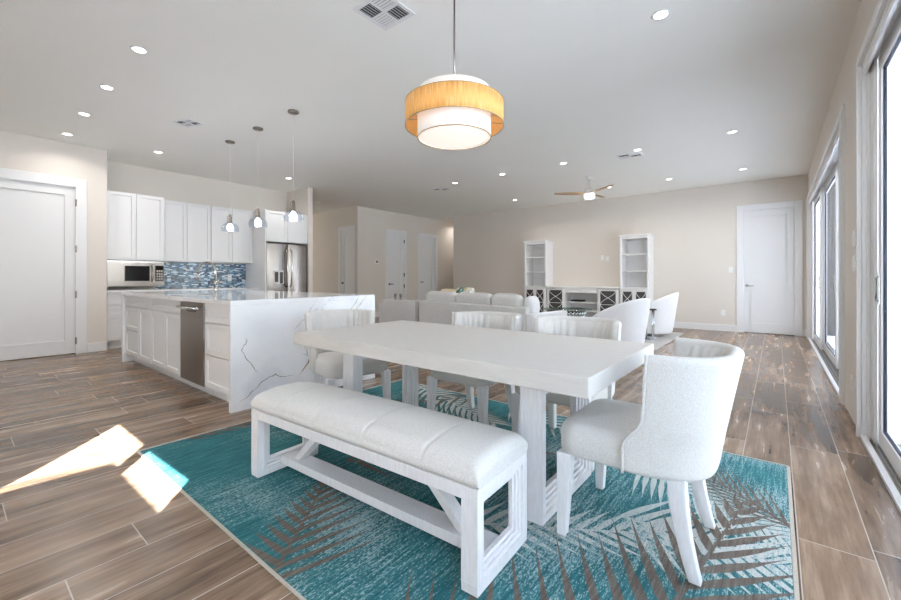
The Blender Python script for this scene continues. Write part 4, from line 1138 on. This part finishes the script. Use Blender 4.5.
# coffee table with beaded base
cfz = thing('coffee_table', 'round glass coffee table with beaded silver drum base', 'table', (-3.08, 7.33, LZ_))
m = MB(); m.lathe([(.46, .498), (.465, .504), (.46, .512), (.001, .512)], n=40); m.build('glass_top', M['tglass'], cfz)
m = MB()
for k in range(30):
    a = 2 * PI * k / 30
    for z, r_ in ((.45, .031), (.385, .033), (.32, .034), (.25, .034), (.18, .034), (.11, .034), (.04, .034)):
        rr = .345 - .05 * math.sin(PI * z / .48)
        m.lathe([(.001, -r_ * .95), (r_ * .6, -r_ * .7), (r_ * .9, 0), (r_ * .6, r_ * .7), (.001, r_ * .95)], (rr * math.cos(a), rr * math.sin(a), z), 8)
m.build('beaded_base', M['chrome'], cfz)
m = MB(); m.lathe([(.36, .478), (.36, .497), (.30, .497), (.30, .478), (.36, .478)], n=40, caps=False); m.build('rim_ring', M['black'], cfz)
# chrome drinks table
dt = thing('drinks_table', 'slim chrome rod side table between the two white swivel chairs', 'side table', (-1.74, 7.78, LZ_))
m = MB(); m.lathe([(.11, .001), (.11, .014), (.001, .016)], n=28); m.build('base', M['chrome'], dt)
for k in range(4):
    a = PI / 4 + PI / 2 * k; MB().tube([(.085 * math.cos(a), .085 * math.sin(a), .015), (.085 * math.cos(a), .085 * math.sin(a), .53)], .010, 8).build('rod', M['chrome'], dt)
m = MB(); m.lathe([(.115, .53), (.115, .548), (.001, .55)], n=28); m.build('table_top', M['black'], dt)

# ------------------------------------------------------------------ light
def portal(name, loc, rot, sx, sy):
    l = bpy.data.lights.new(name, 'AREA'); l.shape = 'RECTANGLE'; l.size = sx; l.size_y = sy; l.cycles.is_portal = True
    o = bpy.data.objects.new(name, l); COL.objects.link(o); o.location = loc; o.rotation_euler = rot
portal('sky_portal_near', (XR + .19, (NY0 + NY1) / 2, NZ / 2), (0, PI / 2, 0), NZ, NY1 - NY0)
portal('sky_portal_far', (XR + .19, (FY0 + FY1) / 2, FZ / 2), (0, PI / 2, 0), FZ, FY1 - FY0)
portal('sky_portal_rear', ((RX0 + RX1) / 2, YS - .19, (RZ0 + RZ1) / 2), (PI / 2, 0, PI), RX1 - RX0, RZ1 - RZ0)
sl = bpy.data.lights.new('sun', 'SUN'); sl.energy = 105.0; sl.angle = R(.12); sl.color = (1, .99, .985)
so_ = bpy.data.objects.new('sun', sl); COL.objects.link(so_); so_.location = (20, -17, 12)
dv = Vector((SA[0] * math.cos(SUN_EL), SA[1] * math.cos(SUN_EL), -math.sin(SUN_EL)))
so_.rotation_euler = dv.to_track_quat('-Z', 'Y').to_euler()
w_ = bpy.data.worlds.new('World'); sc.world = w_; w_.use_nodes = True
t = w_.node_tree; bg = t.nodes['Background']
tc = t.nodes.new('ShaderNodeTexCoord'); sp = t.nodes.new('ShaderNodeSeparateXYZ'); rp = t.nodes.new('ShaderNodeValToRGB')
t.links.new(tc.outputs['Generated'], sp.inputs[0]); t.links.new(sp.outputs[2], rp.inputs[0]); t.links.new(rp.outputs[0], bg.inputs[0])
rp.color_ramp.elements[0].position = 0.0; rp.color_ramp.elements[0].color = rgb(255, 250, 238)
rp.color_ramp.elements[1].position = 0.6; rp.color_ramp.elements[1].color = rgb(242, 243, 246)
bg.inputs[1].default_value = 4.5

# ------------------------------------------------------------------ camera
cam = bpy.data.cameras.new('camera'); co = bpy.data.objects.new('camera', cam); COL.objects.link(co)
co.location = (0, 0, 1.10); co.rotation_euler = (PI / 2, 0, R(38.72))
cam.sensor_width = 36.0; cam.lens = 405.74 / 901 * 36; cam.shift_y = -22.0 / 901; cam.clip_start = .05
sc.camera = co
sc.view_settings.view_transform = 'Standard'; sc.view_settings.look = 'None'; sc.view_settings.gamma = 1.0
sc.view_settings.exposure = 0.07; sc.view_settings.use_curve_mapping = False
sc.cycles.max_bounces = 10; sc.cycles.diffuse_bounces = 6; sc.cycles.transparent_max_bounces = 16
sc.cycles.use_denoising = True; sc.cycles.sample_clamp_indirect = 6.0
sc.cycles.caustics_reflective = False; sc.cycles.caustics_refractive = False
